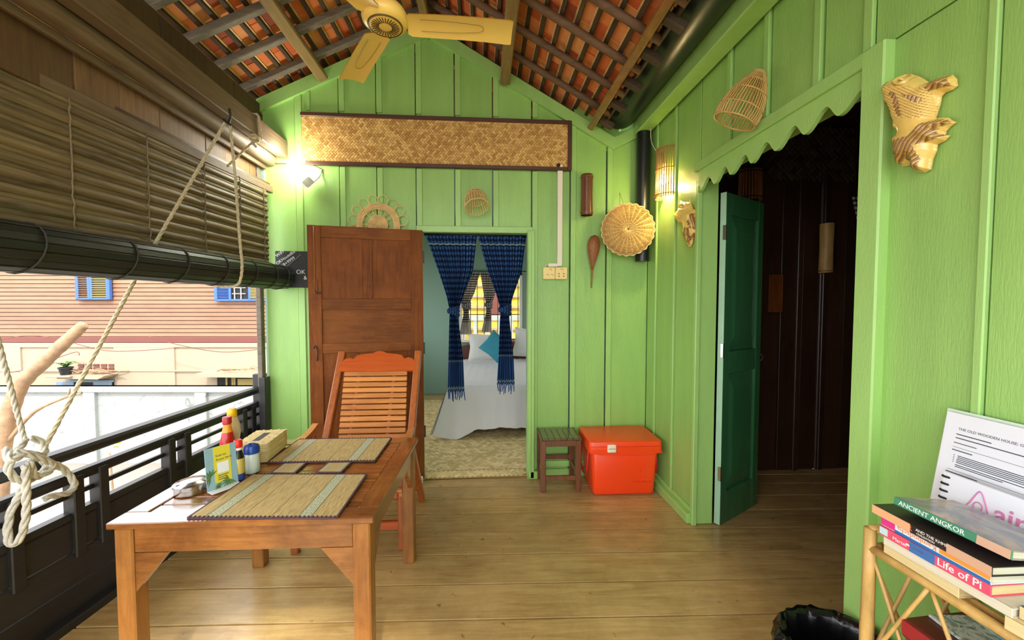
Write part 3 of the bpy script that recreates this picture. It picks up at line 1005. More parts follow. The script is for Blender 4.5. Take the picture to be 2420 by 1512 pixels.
# garden wall
def stained():
    t = NT('stained_white_wall')
    v = t.coord((1, 1, 1))
    a = t.noise(v, 1.6, 8, 0.7, 0.8)
    b = t.noise(v, 5.0, 6, 0.7, 1.5)
    col = t.mix(t.rmp(b, [(0.58, (0, 0, 0, 1)), (0.66, (.5, .5, .5, 1))]), srgb((156, 159, 156)), srgb((74, 82, 84)))
    col = t.mix(t.rmp(a, [(0.55, (0, 0, 0, 1)), (0.75, (.35, .35, .35, 1))]), col, srgb((132, 132, 104)))
    return t.out(col, 0.85)
MT['stain'] = stained()
D3 = 9.0
gw = outside('garden_wall', label='stained white garden wall with capping and piers across the yard', cat='wall')
zt = vz(915, D3)
lb(gw, 'wall_face', (-9.5, D3 + .1, (zt + GZ) / 2), (13, .14, zt - GZ), 'stain')
lb(gw, 'coping', (-9.5, D3 + .06, zt - .06), (13, .24, .12), 'stain', .01)
for u in (205, -60, 470, 735):
    lb(gw, 'pier', (ux(u, D3), D3 + .01, (zt + GZ) / 2 - .06), (.26, .12, zt - GZ - .12), 'stain', .01)
# cables on the facade
for i, (pts) in enumerate([[(0, 803), (60, 793), (130, 800), (230, 826), (300, 830), (420, 822)], [(350, 795), (420, 815), (520, 832), (610, 826)], [(0, 884), (60, 872), (120, 850), (175, 832), (183, 840)]]):
    cb = outside('cable', label=['thin cable sagging along the facade opposite, longest one', 'thin cable drooping from the red beam opposite', 'thin cable rising beside the potted plant opposite'][i], cat='cable')
    MB().tube(spline([(ux(u, D - .6), D - .6, vz(v, D - .6)) for u, v in pts], 5), .010, 5).build('wire', 'redband', cb, True, local=True)
# cut tree with a bare limb
tr = root('cut_tree', (0, 0, GZ), -YAW, label='bare cut tree limb with pale peeling bark outside the railing', cat='tree')
D4 = 4.2
def tp(u, v, d=D4):
    return Vector((ux(u, d), d, vz(v, d) - GZ))
m = MB()
pth = spline([tp(-40, 1330), tp(-20, 1100), tp(10, 980), tp(45, 905), tp(110, 845), tp(160, 800), tp(196, 768)], 6)
rs = [.088 - .040 * (i / (len(pth) - 1)) + random.uniform(-.004, .004) for i in range(len(pth))]
m.tube(pth, rs, 12)
m.build('limb', 'bark', tr, True, local=True)
for a, b, c, rr in (((0, 1050), (70, 975), (160, 935), .022), ((160, 935), (185, 930), (172, 922), .012), ((115, 838), (113, 828), (114, 818), .014), ((150, 938), (156, 925), (157, 918), .01)):
    MB().tube(spline([tp(*a), tp(*b), tp(*c)], 4), [rr * (1 - .06 * i) for i in range(9)], 7).build('twig', 'bark', tr, True, local=True)
for q in range(3):
    a = tp(190, 772)
    MB().tube([a, a + Vector((.05 + .02 * q, .01, .03 - .02 * q))], [.012, .002], 5).build('splinter', 'bark', tr, local=True)
# young yellow-green leaves low in the yard
yp = root('yard_sapling', (0, 0, GZ), -YAW, label='small yellow-green sapling seen low through the railing', cat='plant')
D5 = 5.0
def tq(u, v):
    return Vector((ux(u, D5), D5, vz(v, D5) - GZ))
b0 = Vector((tq(245, 1080).x, D5, 0))
MB().tube(spline([b0, (b0 + tq(245, 1075)) / 2 + Vector((.03, 0, 0)), tq(245, 1075)], 4), .012, 6).build('stem', 'bark', yp, True, local=True)
for (u, v, dx, dz) in ((215, 1070, -.12, .0), (240, 1058, .06, .08), (255, 1062, .1, .03), (232, 1050, -.05, .06), (262, 1053, .09, .05)):
    p = tq(u, v)
    q = Vector((dx, -.03, dz))
    s_ = Vector((0, .6, .8)).cross(q).normalized() * .025
    MB().grid([[p, p], [p + q * .5 - s_, p + q * .5 + s_], [p + q, p + q]], uv=False).build('leaf', 'leafy', yp, True, local=True)
# house seen through the bedroom window
yh = root('yellow_house', (0, 9.0, GZ), 0, label='yellow house wall with white balustrade beyond bedroom window', cat='house')
lb(yh, 'wall_face', (.2, 0, 3.2), (7, .2, 6.4), flat('yellow_wall', (232, 196, 84), .7))
for i in range(9):
    lb(yh, 'wall_course', (.2, -.12, 2.6 + .24 * i), (7, .06, .05), 'plaster')
lb(yh, 'red_door', (.35, -.15, 3.6), (.5, .08, .5), 'redband')
lb(yh, 'balustrade_rail', (.2, -.9, 3.35), (7, .1, .1), 'white')
for i in range(26):
    lb(yh, 'baluster', (-2.8 + .24 * i, -.9, 2.4), (.07, .07, 1.9), 'white')

# ================================================================== RAILING
ra = root('veranda_railing', (RT.x * -1.95, RT.y * -1.95, 0), -YAW, label='black wooden veranda railing with paired posts', cat='railing')
def rb(name, c, d, b=.004, mat='black', par=None):
    return MB().box(c, d, None, b).build(name, mat, par or ra, local=True)
T0, T1 = -2.6, 3.10
tm_, tl = (T0 + T1) / 2, T1 - T0
rb('top_rail', (0, tm_, .733), (.075, tl, .044), .012)
rb('mid_rail', (0, tm_, .622), (.05, tl, .044), .008)
rb('thin_rail', (0, tm_, .545), (.022, tl, .022), .004)
rb('lower_rail', (0, tm_, .455), (.05, tl, .035), .006)
for i, (z0, z1) in enumerate(((.30, .438), (.155, .297), (.02, .152))):
    rb('kick_board', (.012 + .006 * i, tm_, (z0 + z1) / 2), (.022, tl, z1 - z0), .005)
rb('foot_rail', (.04, tm_, .012), (.07, tl, .05), .006)
for t in (-2.2, -2.08, -1.6, -1.48, -1.0, -.88, -.4, -.28, .2, .32, .55, .67, 1.10, 1.22, 1.52, 1.745, 1.855, 2.235, 2.345, 2.855, 2.955):
    rb('post', (.012, t, .45), (.055, .045, .36), .004)
rb('end_post', (.0, 3.085, .42), (.07, .07, .86), .005)

# ================================================================== BLIND
bo = RT * -1.775
bl = root('bamboo_blind', (bo.x, bo.y, 0), -YAW, label='wide weathered bamboo roller blind half lowered over the railing opening', cat='blind')
B0, B1 = 0.35, 2.935
zs = 2.195
i = 0
while zs > 1.63:
    h = random.uniform(.024, .030)
    m = MB()
    n = 16
    rows = []
    for q in range(n + 1):
        t = B0 + (B1 + random.uniform(-.012, .006) - B0) * q / n
        wz = random.uniform(-.0015, .0015)
        wx = random.uniform(-.002, .002) + .010 * (i % 2)
        rows.append([(wx - .003, t, zs + h * .66 + wz), (wx + .006, t, zs + h * .2 + wz), (wx + .006, t, zs - h * .25 + wz), (wx - .003, t, zs - h * .58 + wz)])
    m.grid(rows, uv=False)
    m.grid([[(p[0] - .004, p[1], p[2]) for p in r] for r in rows], uv=False)
    m.build('slat', 'slat', bl, True, local=True)
    zs -= h
    i += 1
for t in (.6, .95, 1.3, 1.63, 1.97, 2.33, 2.63, 2.88):
    m = MB()
    m.tube([(.017 + .002 * ((q % 2) * 2 - 1), t + random.uniform(-.003, .003), 2.21 - .028 * q) for q in range(20)], .0032, 5)
    m.build('tie_string', 'slat', bl, True, local=True)
# rolled-up part
rc, rz_, rr = .075, 1.583, .083
nS = 17
rollo = MB().tube([(rc, B0, rz_), (rc, B1 + .05, rz_)], rr * .88, 16).build('roll_core', 'roll', bl, 2, local=True)
for k in range(nS):
    a = 2 * PI * k / nS
    dirv = Vector((math.cos(a), 0, math.sin(a)))
    c = Vector((rc, 0, rz_)) + dirv * (rr + random.uniform(-.003, .003))
    e1 = B1 + .05 + random.uniform(-.02, .03)
    m = MB()
    Rm = Matrix.Rotation(-a, 3, 'Y')
    m.box((c.x, (B0 + e1) / 2, c.z), (.007, e1 - B0, .030), Rm, .003)
    m.build('roll_slat', 'roll', rollo, local=True)
for t in (.7, 1.05, 1.40, 1.74, 2.02, 2.30, 2.56, 2.78, 2.92):
    m = MB()
    m.tube([(rc + (rr + .007) * math.cos(a), t + .02 * math.sin(a * 1.0), rz_ + (rr + .007) * math.sin(a)) for a in [2 * PI * q / 20 for q in range(20)]], .0035, 5, True)
    m.build('tie_string', 'string', rollo, True, local=True)

# ================================================================== ROPES
def twist(path, r, n=3, turns=55):
    """laid rope: three strands wound round the path"""
    P = [Vector(p) for p in path]
    L = sum((P[i + 1] - P[i]).length for i in range(len(P) - 1))
    ns = max(12, int(L / .006))
    # resample
    out = []
    acc = 0
    seg = 0
    ds = L / ns
    pos = 0.0
    lens = [(P[i + 1] - P[i]).length for i in range(len(P) - 1)]
    for k in range(ns + 1):
        d = k * ds
        j, a = 0, 0.0
        while j < len(lens) - 1 and a + lens[j] < d:
            a += lens[j]
            j += 1
        out.append(P[j] + (P[j + 1] - P[j]) * min(1, (d - a) / max(lens[j], 1e-9)))
    m = MB()
    for s_ in range(n):
        pts = []
        for k, p in enumerate(out):
            t = (out[min(k + 1, ns)] - out[max(k - 1, 0)])
            t.normalize()
            ref = Vector((.3, .5, .81))
            u = t.cross(ref)
            u.normalize()
            w_ = t.cross(u)
            a = 2 * PI * (s_ / n) + k * ds / (r * 5.5) * 2 * PI * .5
            pts.append(p + (u * math.cos(a) + w_ * math.sin(a)) * r * .5)
        m.tube(pts, r * .58, 5)
    return m
hk = Vector((-1.44, 2.43, 2.44))
rp = root('blind_rope', tuple(hk), label='long pale rope slanting from the beam hook to the railing knot', cat='rope')
kn_ = Vector((-1.795, 1.70, .775))
twist([hk + Vector((-.01, 0, -.02)), hk.lerp(kn_, .5) + Vector((0, 0, -.006)), kn_ + Vector((.02, .03, .02))], .0085).build('rope_line', 'rope', rp, True)
# knot bundle round the top rail
kb = Vector((-1.80, 1.69, .755))
def kp(u, v, X):
    return onX(u, v, X)
loops = [
    [(60, 1040, -1.77), (35, 1075, -1.74), (20, 1110, -1.74), (45, 1135, -1.74), (85, 1128, -1.75), (110, 1100, -1.77), (85, 1075, -1.78)],
    [(70, 1035, -1.79), (100, 1045, -1.78), (102, 1075, -1.76), (60, 1072, -1.73), (25, 1088, -1.73), (15, 1060, -1.77)],
    [(35, 1065, -1.74), (80, 1078, -1.72), (122, 1095, -1.73), (118, 1112, -1.73), (85, 1125, -1.73), (70, 1090, -1.72)],
    [(60, 1100, -1.72), (62, 1160, -1.72), (60, 1225, -1.72), (45, 1275, -1.73), (25, 1285, -1.75), (18, 1260, -1.76), (25, 1210, -1.77), (45, 1170, -1.77), (62, 1120, -1.76)],
    [(100, 1112, -1.74), (130, 1098, -1.75), (160, 1118, -1.75), (176, 1145, -1.74), (160, 1165, -1.74), (125, 1172, -1.74), (106, 1178, -1.74)],
]
for i, lp in enumerate(loops):
    twist(spline([kp(*q) for q in lp], 8), .0125).build('knot_loop', 'ropew', rp, True)
hkp = MB()
hkp.tube(spline([hk + Vector((.01, 0, .05)), hk + Vector((.015, .0, .01)), hk + Vector((-.005, .015, -.02)), hk + Vector((-.02, .0, -.01)), hk + Vector((0, -.015, -.03)), hk + Vector((.012, .01, -.035))], 6), .006, 7)
hkp.build('hook', 'iron', rp, True)
r2_ = root('lift_cord', (-1.42, 2.45, 1.6), label='pale rope hanging straight down and looping under the rolled blind', cat='rope')
twist(spline([hk + Vector((.0, .02, -.02)), Vector((-1.425, 2.46, 2.1)), Vector((-1.415, 2.47, 1.75)), Vector((-1.41, 2.475, 1.60)), Vector((-1.43, 2.47, 1.505)), Vector((-1.50, 2.46, 1.487)), Vector((-1.58, 2.455, 1.50))], 8), .008).build('rope_line', 'rope', r2_, True)
r3_ = root('beam_lashing', (-1.45, 2.75, 2.5), label='short rope knotted round the eave beam near the back wall', cat='rope')
twist(spline([(-1.53, 2.75, 2.605), (-1.47, 2.75, 2.607), (-1.442, 2.755, 2.595), (-1.44, 2.77, 2.50), (-1.442, 2.78, 2.465), (-1.47, 2.78, 2.455)], 6), .008).build('rope_loop', 'rope', r3_, True)
twist(spline([(-1.445, 2.775, 2.475), (-1.455, 2.74, 2.43), (-1.47, 2.70, 2.44), (-1.45, 2.72, 2.465), (-1.44, 2.75, 2.44), (-1.46, 2.72, 2.41), (-1.445, 2.73, 2.39)], 6), .008).build('knot', 'rope', r3_, True)
twist([(-1.455, 2.735, 2.44), (-1.545, 2.59, 2.22)], .007).build('rope_tail', 'rope', r3_, True)
r4_ = root('side_rope', (-1.78, 1.60, .8), label='pale rope rising steeply from the railing knot at the left picture edge', cat='rope')
twist([kp(58, 1040, -1.775), (-1.447, 1.1, 2.44)], .0085).build('rope_line', 'ropew', r4_, True)
MB().tube(spline([(-1.44, 1.1, 2.50), (-1.43, 1.1, 2.46), (-1.445, 1.11, 2.43), (-1.46, 1.1, 2.44)], 6), .006, 7).build('hook', 'iron', r4_, True)

# ================================================================== CEILING FAN
FC = Vector((-.39, 1.70, 2.53))
fa = root('ceiling_fan', tuple(FC), label='cream three bladed ceiling fan with slotted hub', cat='fan')
hub = MB().lathe([(0, -.028), (.062, -.026), (.066, -.022), (.073, -.020), (.088, -.010), (.092, .004), (.087, .022), (.075, .042), (.045, .06), (.02, .08), (0, .08)], 40, FC).build('motor_housing', 'fan', fa, True)
MB().lathe([(.0645, -.0272), (.069, -.0247), (.0692, -.0222), (.0645, -.0225)], 40, FC).build('groove_ring', 'fandark', hub, True)
for i in range(28):
    a = 2 * PI * i / 28
    d = Vector((math.cos(a), math.sin(a), 0))
    MB().bar(FC + d * .026 + Vector((0, 0, -.0285)), FC + d * .055 + Vector((0, 0, -.0278)), .0032, .002).build('vent_slot', 'fandark', hub)
MB().tube([FC + Vector((0, 0, .07)), FC + Vector((0, 0, .90))], .012, 10).build('down_rod', 'white', fa, True)
MB().lathe([(.0, .86), (.05, .87), (.055, .90), (0, .93)], 16, FC).build('canopy', 'fan', fa, True)
MB().lathe([(.02, .075), (.035, .08), (.035, .12), (.02, .14)], 16, FC).build('rod_collar', 'white', fa, True)
for deg in (2, 122, 242):
    a = math.radians(deg)
    d = Vector((math.cos(a), math.sin(a), 0))
    s_ = Vector((-d.y, d.x, 0))
    tilt = -.16
    up_ = Vector((0, 0, 1))
    cr = s_ * math.cos(tilt) + up_ * math.sin(tilt)
    nr = d.cross(cr).normalized()
    rows, rows2 = [], []
    for (r_, wd, dz) in ((.085, .085, .0), (.10, .108, 0), (.2, .114, .002), (.3, .116, .003), (.4, .118, .002), (.49, .122, -.001), (.508, .120, -.002), (.514, .110, -.002)):
        row = []
        for q in range(7):
            e = (q / 6 - .5)
            row.append(FC + d * r_ + cr * (wd * e) + up_ * (dz - .006 - .018 * (4 * e * e) * .5))
        rows.append(row)
    m = MB()
    m.grid(rows, uv=False)
    m.grid([[p + nr * .004 for p in r_] for r_ in rows], uv=False)
    bld = m.build('blade', 'fan', fa, True)
    # pressed outline on the underside
    out = []
    for (r_, e) in ((.14, -.30), (.22, -.29), (.30, -.25), (.375, -.17), (.392, -.10), (.395, 0), (.392, .10), (.375, .17), (.30, .25), (.22, .29), (.14, .30)):
        wd = .09 + (r_ - .1) * .045
        out.append(FC + d * r_ + cr * (wd * e) + up_ * (-.0075 - .018 * (4 * e * e) * .5))
    MB().tube(out, .0009, 4).build('pressed_rib', 'fandark', bld)
    MB().bar(FC + d * .085 + up_ * .002, FC + d * .15 + up_ * (.0), .05, .008, b=.003).build('blade_arm', 'fan', fa)

# ================================================================== TABLE
TZ = .66
tb = root('dining_table', (-.804, 1.797, 0), math.radians(-1.5), label='square slatted wooden table with gusset corners beside the railing', cat='table')
TW, TL = .876, .823
def tx(name, c, d, mat, b=.003, R=None, par=None):
    return MB().box(c, d, R, b).build(name, mat, par or tb, local=True)
bw_ = .075
for sy in (-1, 1):
    tx('top_border', (0, sy * (TL / 2 - bw_ / 2), TZ - .011), (TW, bw_, .022), 'table')
for sx in (-1, 1):
    tx('top_border', (sx * (TW / 2 - bw_ / 2), 0, TZ - .011), (bw_, TL - 2 * bw_ - .002, .022), 'tableY')
ns = 12
iw = TL - 2 * bw_
for i in range(ns):
    tx('top_slat', (0, -iw / 2 + iw * (i + .5) / ns, TZ - .012), (TW - 2 * bw_ - .004, iw / ns - .005, .016), 'table')
lw = .06
lx, ly = TW / 2 - .045, TL / 2 - .04
for sx in (-1, 1):
    for sy in (-1, 1):
        tx('leg', (sx * lx, sy * ly, (TZ - .022) / 2), (lw, lw, TZ - .022), 'tableZ', .005)
for sy in (-1, 1):
    tx('apron', (0, sy * (ly + .012), TZ - .022 - .045), (2 * lx - lw, .022, .09), 'table')
    for sx in (-1, 1):
        a = sx * (lx - lw / 2)
        b = sx * (lx - lw / 2 - .11)
        z1 = TZ - .113
        MB().prism([(a, z1), (b, z1), (a, z1 - .135)], XZ(sy * (ly + .012) + .010), .02).build('corner_gusset', 'table', tb, local=True)
for sx in (-1, 1):
    tx('apron', (sx * (lx + .012), 0, TZ - .022 - .045), (.022, 2 * ly - lw, .09), 'tableY')
    for sy in (-1, 1):
        a = sy * (ly - lw / 2)
        b = sy * (ly - lw / 2 - .11)
        z1 = TZ - .113
        MB().prism([(a, z1), (b, z1), (a, z1 - .135)], YZ(sx * (lx + .012) + .010), .02).build('corner_gusset', 'tableY', tb, local=True)

# ---- placemats and coasters
def mat(name, corners, label, cat, group=None, coaster=False):
    c = [Vector((p[0], p[1], TZ + .002)) for p in corners]      # near-left, near-right, far-right, far-left
    ctr = sum(c, Vector()) / 4
    r_ = root(name, (ctr.x, ctr.y, TZ), label=label, cat=cat, group=group)
    nx, ny = 10, 6
    def P(s, t, z):
        p = c[0].lerp(c[1], s).lerp(c[3].lerp(c[2], s), t)
        return p + Vector((0, 0, z))
    m = MB()
    m.grid([[P(i / nx, j / ny, .003) for i in range(nx + 1)] for j in range(ny + 1)])
    m.build('woven_reed', 'reed', r_)
    bd = .010 if coaster else .009
    for a, b in ((0, 1), (1, 2), (2, 3), (3, 0)):
        m = MB()
        m.bar(c[a] + Vector((0, 0, .001)), c[b] + Vector((0, 0, .001)), bd, .005, b=.0015)
        m.build('cloth_binding', 'plum', r_)
    if not coaster:
        w_ = (c[1] - c[0]).length
        m = MB()
        n = 34
        for i in range(n):
            for e in (0, 1):
                p = P((i + .5) / n, e, .0045)
                m.box(p, (.004, .014, .0015))
        m.build('stitching', 'plum', r_)['kind'] = 'stuff'
    return r_
mat('placemat', [(-1.003, 1.412), (-.499, 1.376), (-.498, 1.722), (-.98, 1.757)], 'woven reed placemat nearest the camera on the table', 'placemat', 'reed placemats on the table')
mat('placemat', [(-.986, 1.885), (-.503, 1.870), (-.498, 2.187), (-.985, 2.20)], 'woven reed placemat at the chair side of the table', 'placemat', 'reed placemats on the table')
mat('coaster', [(-.91, 1.765), (-.81, 1.757), (-.81, 1.868), (-.905, 1.866)], 'small square reed coaster next to the salt shaker', 'coaster', 'reed coasters', True)
mat('coaster', [(-.718, 1.759), (-.614, 1.752), (-.607, 1.859), (-.708, 1.861)], 'small square reed coaster farther right, midway across table', 'coaster', 'reed coasters', True)

# ---- things on the table
def at_tab(x, y):
    return (x, y, TZ + .0005)
p = at_tab(-1.135, 1.625)
tn = root('steel_tin', p, label='low round stainless steel tin ashtray at the table edge', cat='ashtray')
MB().lathe([(0, .0), (.056, .0), (.057, .004), (.057, .026), (.0, .026)], 32, p).build('tin_body', 'steel', tn, 2)
ld = MB().lathe([(.060, .024), (.0605, .034), (.056, .038), (.040, .040), (.036, .043), (.012, .044), (0, .044)], 32, p).build('tin_lid', 'steel', tn, 2)
for i in range(6):
    a = 2 * PI * i / 6
    MB().box(Vector(p) + Vector((.046 * math.cos(a), .046 * math.sin(a), .0392)), (.012, .007, .002), Matrix.Rotation(a, 3, 'Z')).build('lid_slot', 'dark', ld)
# sign card
cl, cr_ = Vector((-1.062, 1.60, TZ)), Vector((-1.000, 1.690, TZ))
ex = (cr_ - cl).normalized()
bk = Vector((-ex.y, ex.x, 0))
lean = (Vector((0, 0, 1)) + bk * .10).normalized()
nf = ex.cross(lean).normalized()
if nf.dot(FW) > 0:
    nf = -nf
CW, CH = (cr_ - cl).length, .165
cs = root('sign_card', tuple((cl + cr_) / 2), label='small upright sign card with palm print and yellow panel', cat='sign')
CM = frame(cl + nf * .001 + Vector((0, 0, .001)), ex, lean, nf)
def card(name, x0, x1, y0, y1, matn, z=.0, d=.0006, pts=None):
    m = MB()
    m.prism(pts or [(x0, y0), (x1, y0), (x1, y1), (x0, y1)], CM @ Matrix.Translation((0, 0, z)), d)
    return m.build(name, matn, cs)
card('card', 0, CW, 0, CH, flat('card_sky_blue', (142, 176, 190)), -.003, .003)
MB().bar(cl + Vector((0, 0, .0015)) + nf * .02 - ex * .0, cl + ex * CW + nf * .02 + Vector((0, 0, .0015)), .04, .002).build('card_foot', 'white', cs)
card('card_panel', CW * .26, CW * .80, .025, CH, flat('card_yellow', (226, 208, 60)), .0003)
card('blank_square', CW * .36, CW * .72, .060, .102, 'paper', .001)
text('lettering', 'Scan to', .0125, CM @ Matrix.Translation((CW * .32, .126, .0012)), 'ink', cs)
text('lettering', 'Access Wi-Fi', .0105, CM @ Matrix.Translation((CW * .32, .111, .0012)), 'ink', cs)
for i in range(3):
    card('print_line', CW * .36, CW * (.70 - .06 * i), .05 - .008 * i, .0525 - .008 * i, 'ink', .001)
def palm(x, y, s_):
    for i in range(9):
        a = .5 + i * .45 + x * 20
        c_, q = math.cos(a), math.sin(a)
        pts = [(x, y), (x + s_ * .5 * c_ - .003 * q, y + s_ * .5 * q + .003 * c_), (x + s_ * c_, y + s_ * q - .004), (x + s_ * .5 * c_ + .003 * q, y + s_ * .5 * q - .003 * c_)]
        pts = [(min(max(a_, 0), CW), min(max(b_, 0), CH)) for a_, b_ in pts]
        card('palm_frond_print', 0, 0, 0, 0, 'leaf', .0005, .0004, pts)
palm(.015, .055, .034)
palm(.078, .024, .032)
palm(.045, .008, .022)
# bottles
def bottle(name, xy, prof, mt, label, parts, cat='bottle'):
    p_ = at_tab(*xy)
    r_ = root(name, p_, label=label, cat=cat)
    MB().lathe(prof, 28, p_).build('bottle_body', mt, r_, 2)
    for nm, pr, m_ in parts:
        MB().lathe(pr, 28, p_).build(nm, m_, r_, 2)
    return r_
bottle('ketchup_bottle', (-1.085, 1.768), [(0, 0), (.029, 0), (.031, .006), (.031, .10), (.028, .14), (.018, .19), (.014, .205), (.014, .225), (0, .225)], flat('ketchup_red', (186, 30, 20), .15),
       'tapered red sauce bottle with dark red cap behind the sign card', [('cap', [(0, .25), (.0155, .25), (.017, .247), (.017, .222), (.015, .220)], flat('cap_red', (176, 22, 34), .35)), ('neck_label', [(.0195, .186), (.0155, .205), (.015, .219)], flat('neck_orange', (240, 150, 40), .35))])
bottle('mayonnaise_bottle', (-1.105, 1.836), [(0, 0), (.030, 0), (.033, .008), (.033, .05), (.026, .085), (.025, .12), (.031, .165), (.030, .195), (.019, .228), (.016, .235), (0, .235)], flat('mayo_tan', (226, 200, 160), .3),
       'wavy cream squeeze bottle with yellow cap at the back', [('cap', [(0, .268), (.014, .268), (.018, .26), (.0195, .235), (.018, .232)], flat('cap_yellow', (240, 190, 24), .35))])
bottle('soy_bottle', (-1.012, 1.715), [(0, 0), (.020, 0), (.022, .005), (.022, .088), (.019, .10), (.0125, .125), (.012, .14), (0, .14)], flat('soy_dark', (26, 16, 12), .1),
       'small dark sauce bottle with red cap and gold label', [('cap', [(0, .168), (.013, .168), (.0155, .165), (.0165, .145), (.0145, .136)], flat('cap_bright_red', (224, 34, 26), .35)), ('bottle_label', [(.0224, .030), (.0226, .032), (.0226, .088), (.0215, .092)], flat('label_gold', (196, 172, 84), .4)), ('label_base', [(.0226, .004), (.0226, .030)], flat('label_blue', (36, 60, 130), .4)), ('neck_ring', [(.0135, .126), (.0145, .128), (.0145, .136), (.013, .138)], 'white')])
sb = root('salt_shaker', at_tab(-1.000, 1.79), label='fluted clear salt shaker with blue plastic lid', cat='shaker')
p = Vector(at_tab(-1.000, 1.79))
m = MB()
nn = 40
rows = []
for (r_, z) in ((.024, 0), (.028, .004), (.029, .03), (.030, .06), (.028, .078), (.024, .088)):
    rows.append([p + Vector(((r_ + (.0012 * math.cos(20 * 2 * PI * q / nn) if z < .05 else 0)) * math.cos(2 * PI * q / nn), (r_ + (.0012 * math.cos(20 * 2 * PI * q / nn) if z < .05 else 0)) * math.sin(2 * PI * q / nn), z)) for q in range(nn + 1)])
m.grid(rows, uv=False)
m.build('jar', flat('jar_milky', (206, 216, 206), .15), sb, True)
MB().lathe([(.0, .1), (.012, .125), (.026, .118), (.030, .108), (.030, .086), (.027, .084)], 28, p).build('lid', flat('lid_blue', (24, 62, 150), .3), sb, 2)
# wicker tissue box
tbx = root('tissue_box', at_tab(-1.07, 2.0), math.radians(4), label='woven straw tissue box behind the bottles', cat='box')
bw2, bl2, bh2 = .135, .215, .085
for i in range(9):
    z = .005 + i * .0092
    m = MB()
    path = []
    for (a, b) in ((-1, -1), (1, -1), (1, 1), (-1, 1)):
        path.append(Vector((a * bw2 / 2, b * bl2 / 2, z)))
    full = []
    for q in range(4):
        for t in range(6):
            full.append(path[q].lerp(path[(q + 1) % 4], t / 6))
    m.tube(full, .0052, 6, True)
    m.build('straw_coil', 'straw', tbx, True, local=True)
m = MB()
weave(m, frame((0, 0, bh2), (1, 0, 0), (0, 1, 0), (0, 0, 1)), bw2 + .01, bl2 + .01, .009, .0015, .5, 1.0, 0)
lid_ = m.build('woven_lid', 'matweave', tbx, local=True)
lid_['kind'] = 'stuff'
MB().box((0, 0, bh2 - .002), (bw2, bl2, .004)).build('lid_base', 'straw', tbx, local=True)
MB().box((0, 0, bh2 + .001), (.03, .12, .002)).build('slot', 'dark', tbx, local=True)
MB().box((-.001, 0, bh2 / 2), (bw2 - .006, bl2 - .006, bh2 - .008)).build('inner_wall', 'rattan', tbx, local=True)

# ================================================================== CHAIR
ch = root('reclining_chair', (-.74, 2.5, 0), label='reddish wooden slat-back lounge chair facing the table', cat='chair')
def cb_(name, p_, q_, w_, h_, matn, up=(0, 0, 1), b=.005, par=None):
    return MB().bar(p_, q_, w_, h_, up, b).build(name, matn, par or ch)
bT, bB = Vector((0, 2.80, 1.0)), Vector((0, 2.40, .36))
def bkp(x, t, off=0):
    """point on the reclined back: t from 0 (seat) to 1 (top)"""
    q = bB.lerp(bT, t)
    nrm = Vector((0, -(bT - bB).z, (bT - bB).y)).normalized()
    return Vector((x, q.y, q.z)) + nrm * off
for x, n_ in ((-.965, -1), (-.452, 1)):
    cb_('upright', bkp(x, -.05), bkp(x, 1.085), .042, .05, 'chairZ', (0, -1, .3))
# carved crest
pts = [(-.25, -.055), (.25, -.055), (.25, .005), (.225, .035), (.195, .045), (.17, .035), (.162, .045), (.15, .062), (.10, .072), (.05, .076), (.025, .088), (0, .094), (-.025, .088), (-.05, .076), (-.10, .072), (-.15, .062), (-.162, .045), (-.17, .035), (-.195, .045), (-.225, .035), (-.25, .005)]
dn = (bT - bB).normalized()
nn_ = Vector((1, 0, 0)).cross(dn)
Mc = frame(bkp(-.708, .955), (1, 0, 0), dn, nn_)
MB().prism(pts, Mc, .026).build('crest_rail', 'crest', ch)
for i in range(17):
    t = .865 - i * .0505
    if t < .02: break
    q = i / 16
    x0, x1 = -.925 + .05 * q, -.512 + .04 * q
    cb_('back_slat', bkp(x0, t, .012), bkp(x1, t, .012), .030, .013, 'chair', nn_, .003)
for x in (-.83, -.60):
    cb_('slat_batten', bkp(x, .02, -.002), bkp(x, .90, -.002), .02, .012, 'chairZ', nn_, .002)
for i in range(7):
    yy = 2.24 + i * .042
    cb_('seat_slat', (-.97, yy, .352 - i * .004), (-.45, yy, .352 - i * .004), .034, .014, 'chair', b=.003)
for x, s_ in ((-1.05, -1), (-.462, 1)):
    cb_('front_leg', (x, 2.275, 0), (x, 2.275, .575), .04, .05, 'chairZ', (0, 1, 0))
    cb_('rear_leg', (x + .03 * s_, 2.82, 0), (x, 2.50, .58), .04, .045, 'chairZ', (0, 1, 0))
    cb_('side_rail', (x, 2.25, .33), (x, 2.66, .30), .03, .05, 'chair')
    # paddle arm rest, curled at the front
    arm = [(2.232, .622, .072), (2.245, .632, .088), (2.28, .630, .09), (2.33, .618, .075), (2.38, .606, .052), (2.45, .604, .040), (2.52, .612, .038), (2.60, .632, .036)]
    xo = x + s_ * .012
    rows = []
    m = MB()
    for (yy, zz, wd) in arm:
        rows.append([Vector((xo - wd / 2, yy, zz)), Vector((xo + wd / 2, yy, zz)), Vector((xo + wd / 2, yy, zz - .028)), Vector((xo - wd / 2, yy, zz - .028)), Vector((xo - wd / 2, yy, zz))])
    m.grid(rows, uv=False)
    m.f.append((0, 1, 2, 3))
    e = (len(arm) - 1) * 5
    m.f.append((e + 3, e + 2, e + 1, e))
    m.build('arm_rest', 'chair', ch)
cb_('front_stretcher', (-1.03, 2.275, .135), (-.48, 2.275, .135), .025, .05, 'crest')
cb_('seat_rail', (-1.03, 2.262, .32), (-.48, 2.262, .32), .025, .05, 'crest')
cb_('rear_stretcher', (-1.05, 2.76, .12), (-.46, 2.76, .12), .025, .04, 'crest')
cb_('back_support', (-1.05, 2.53, .53), (-.46, 2.53, .53), .025, .04, 'chair')

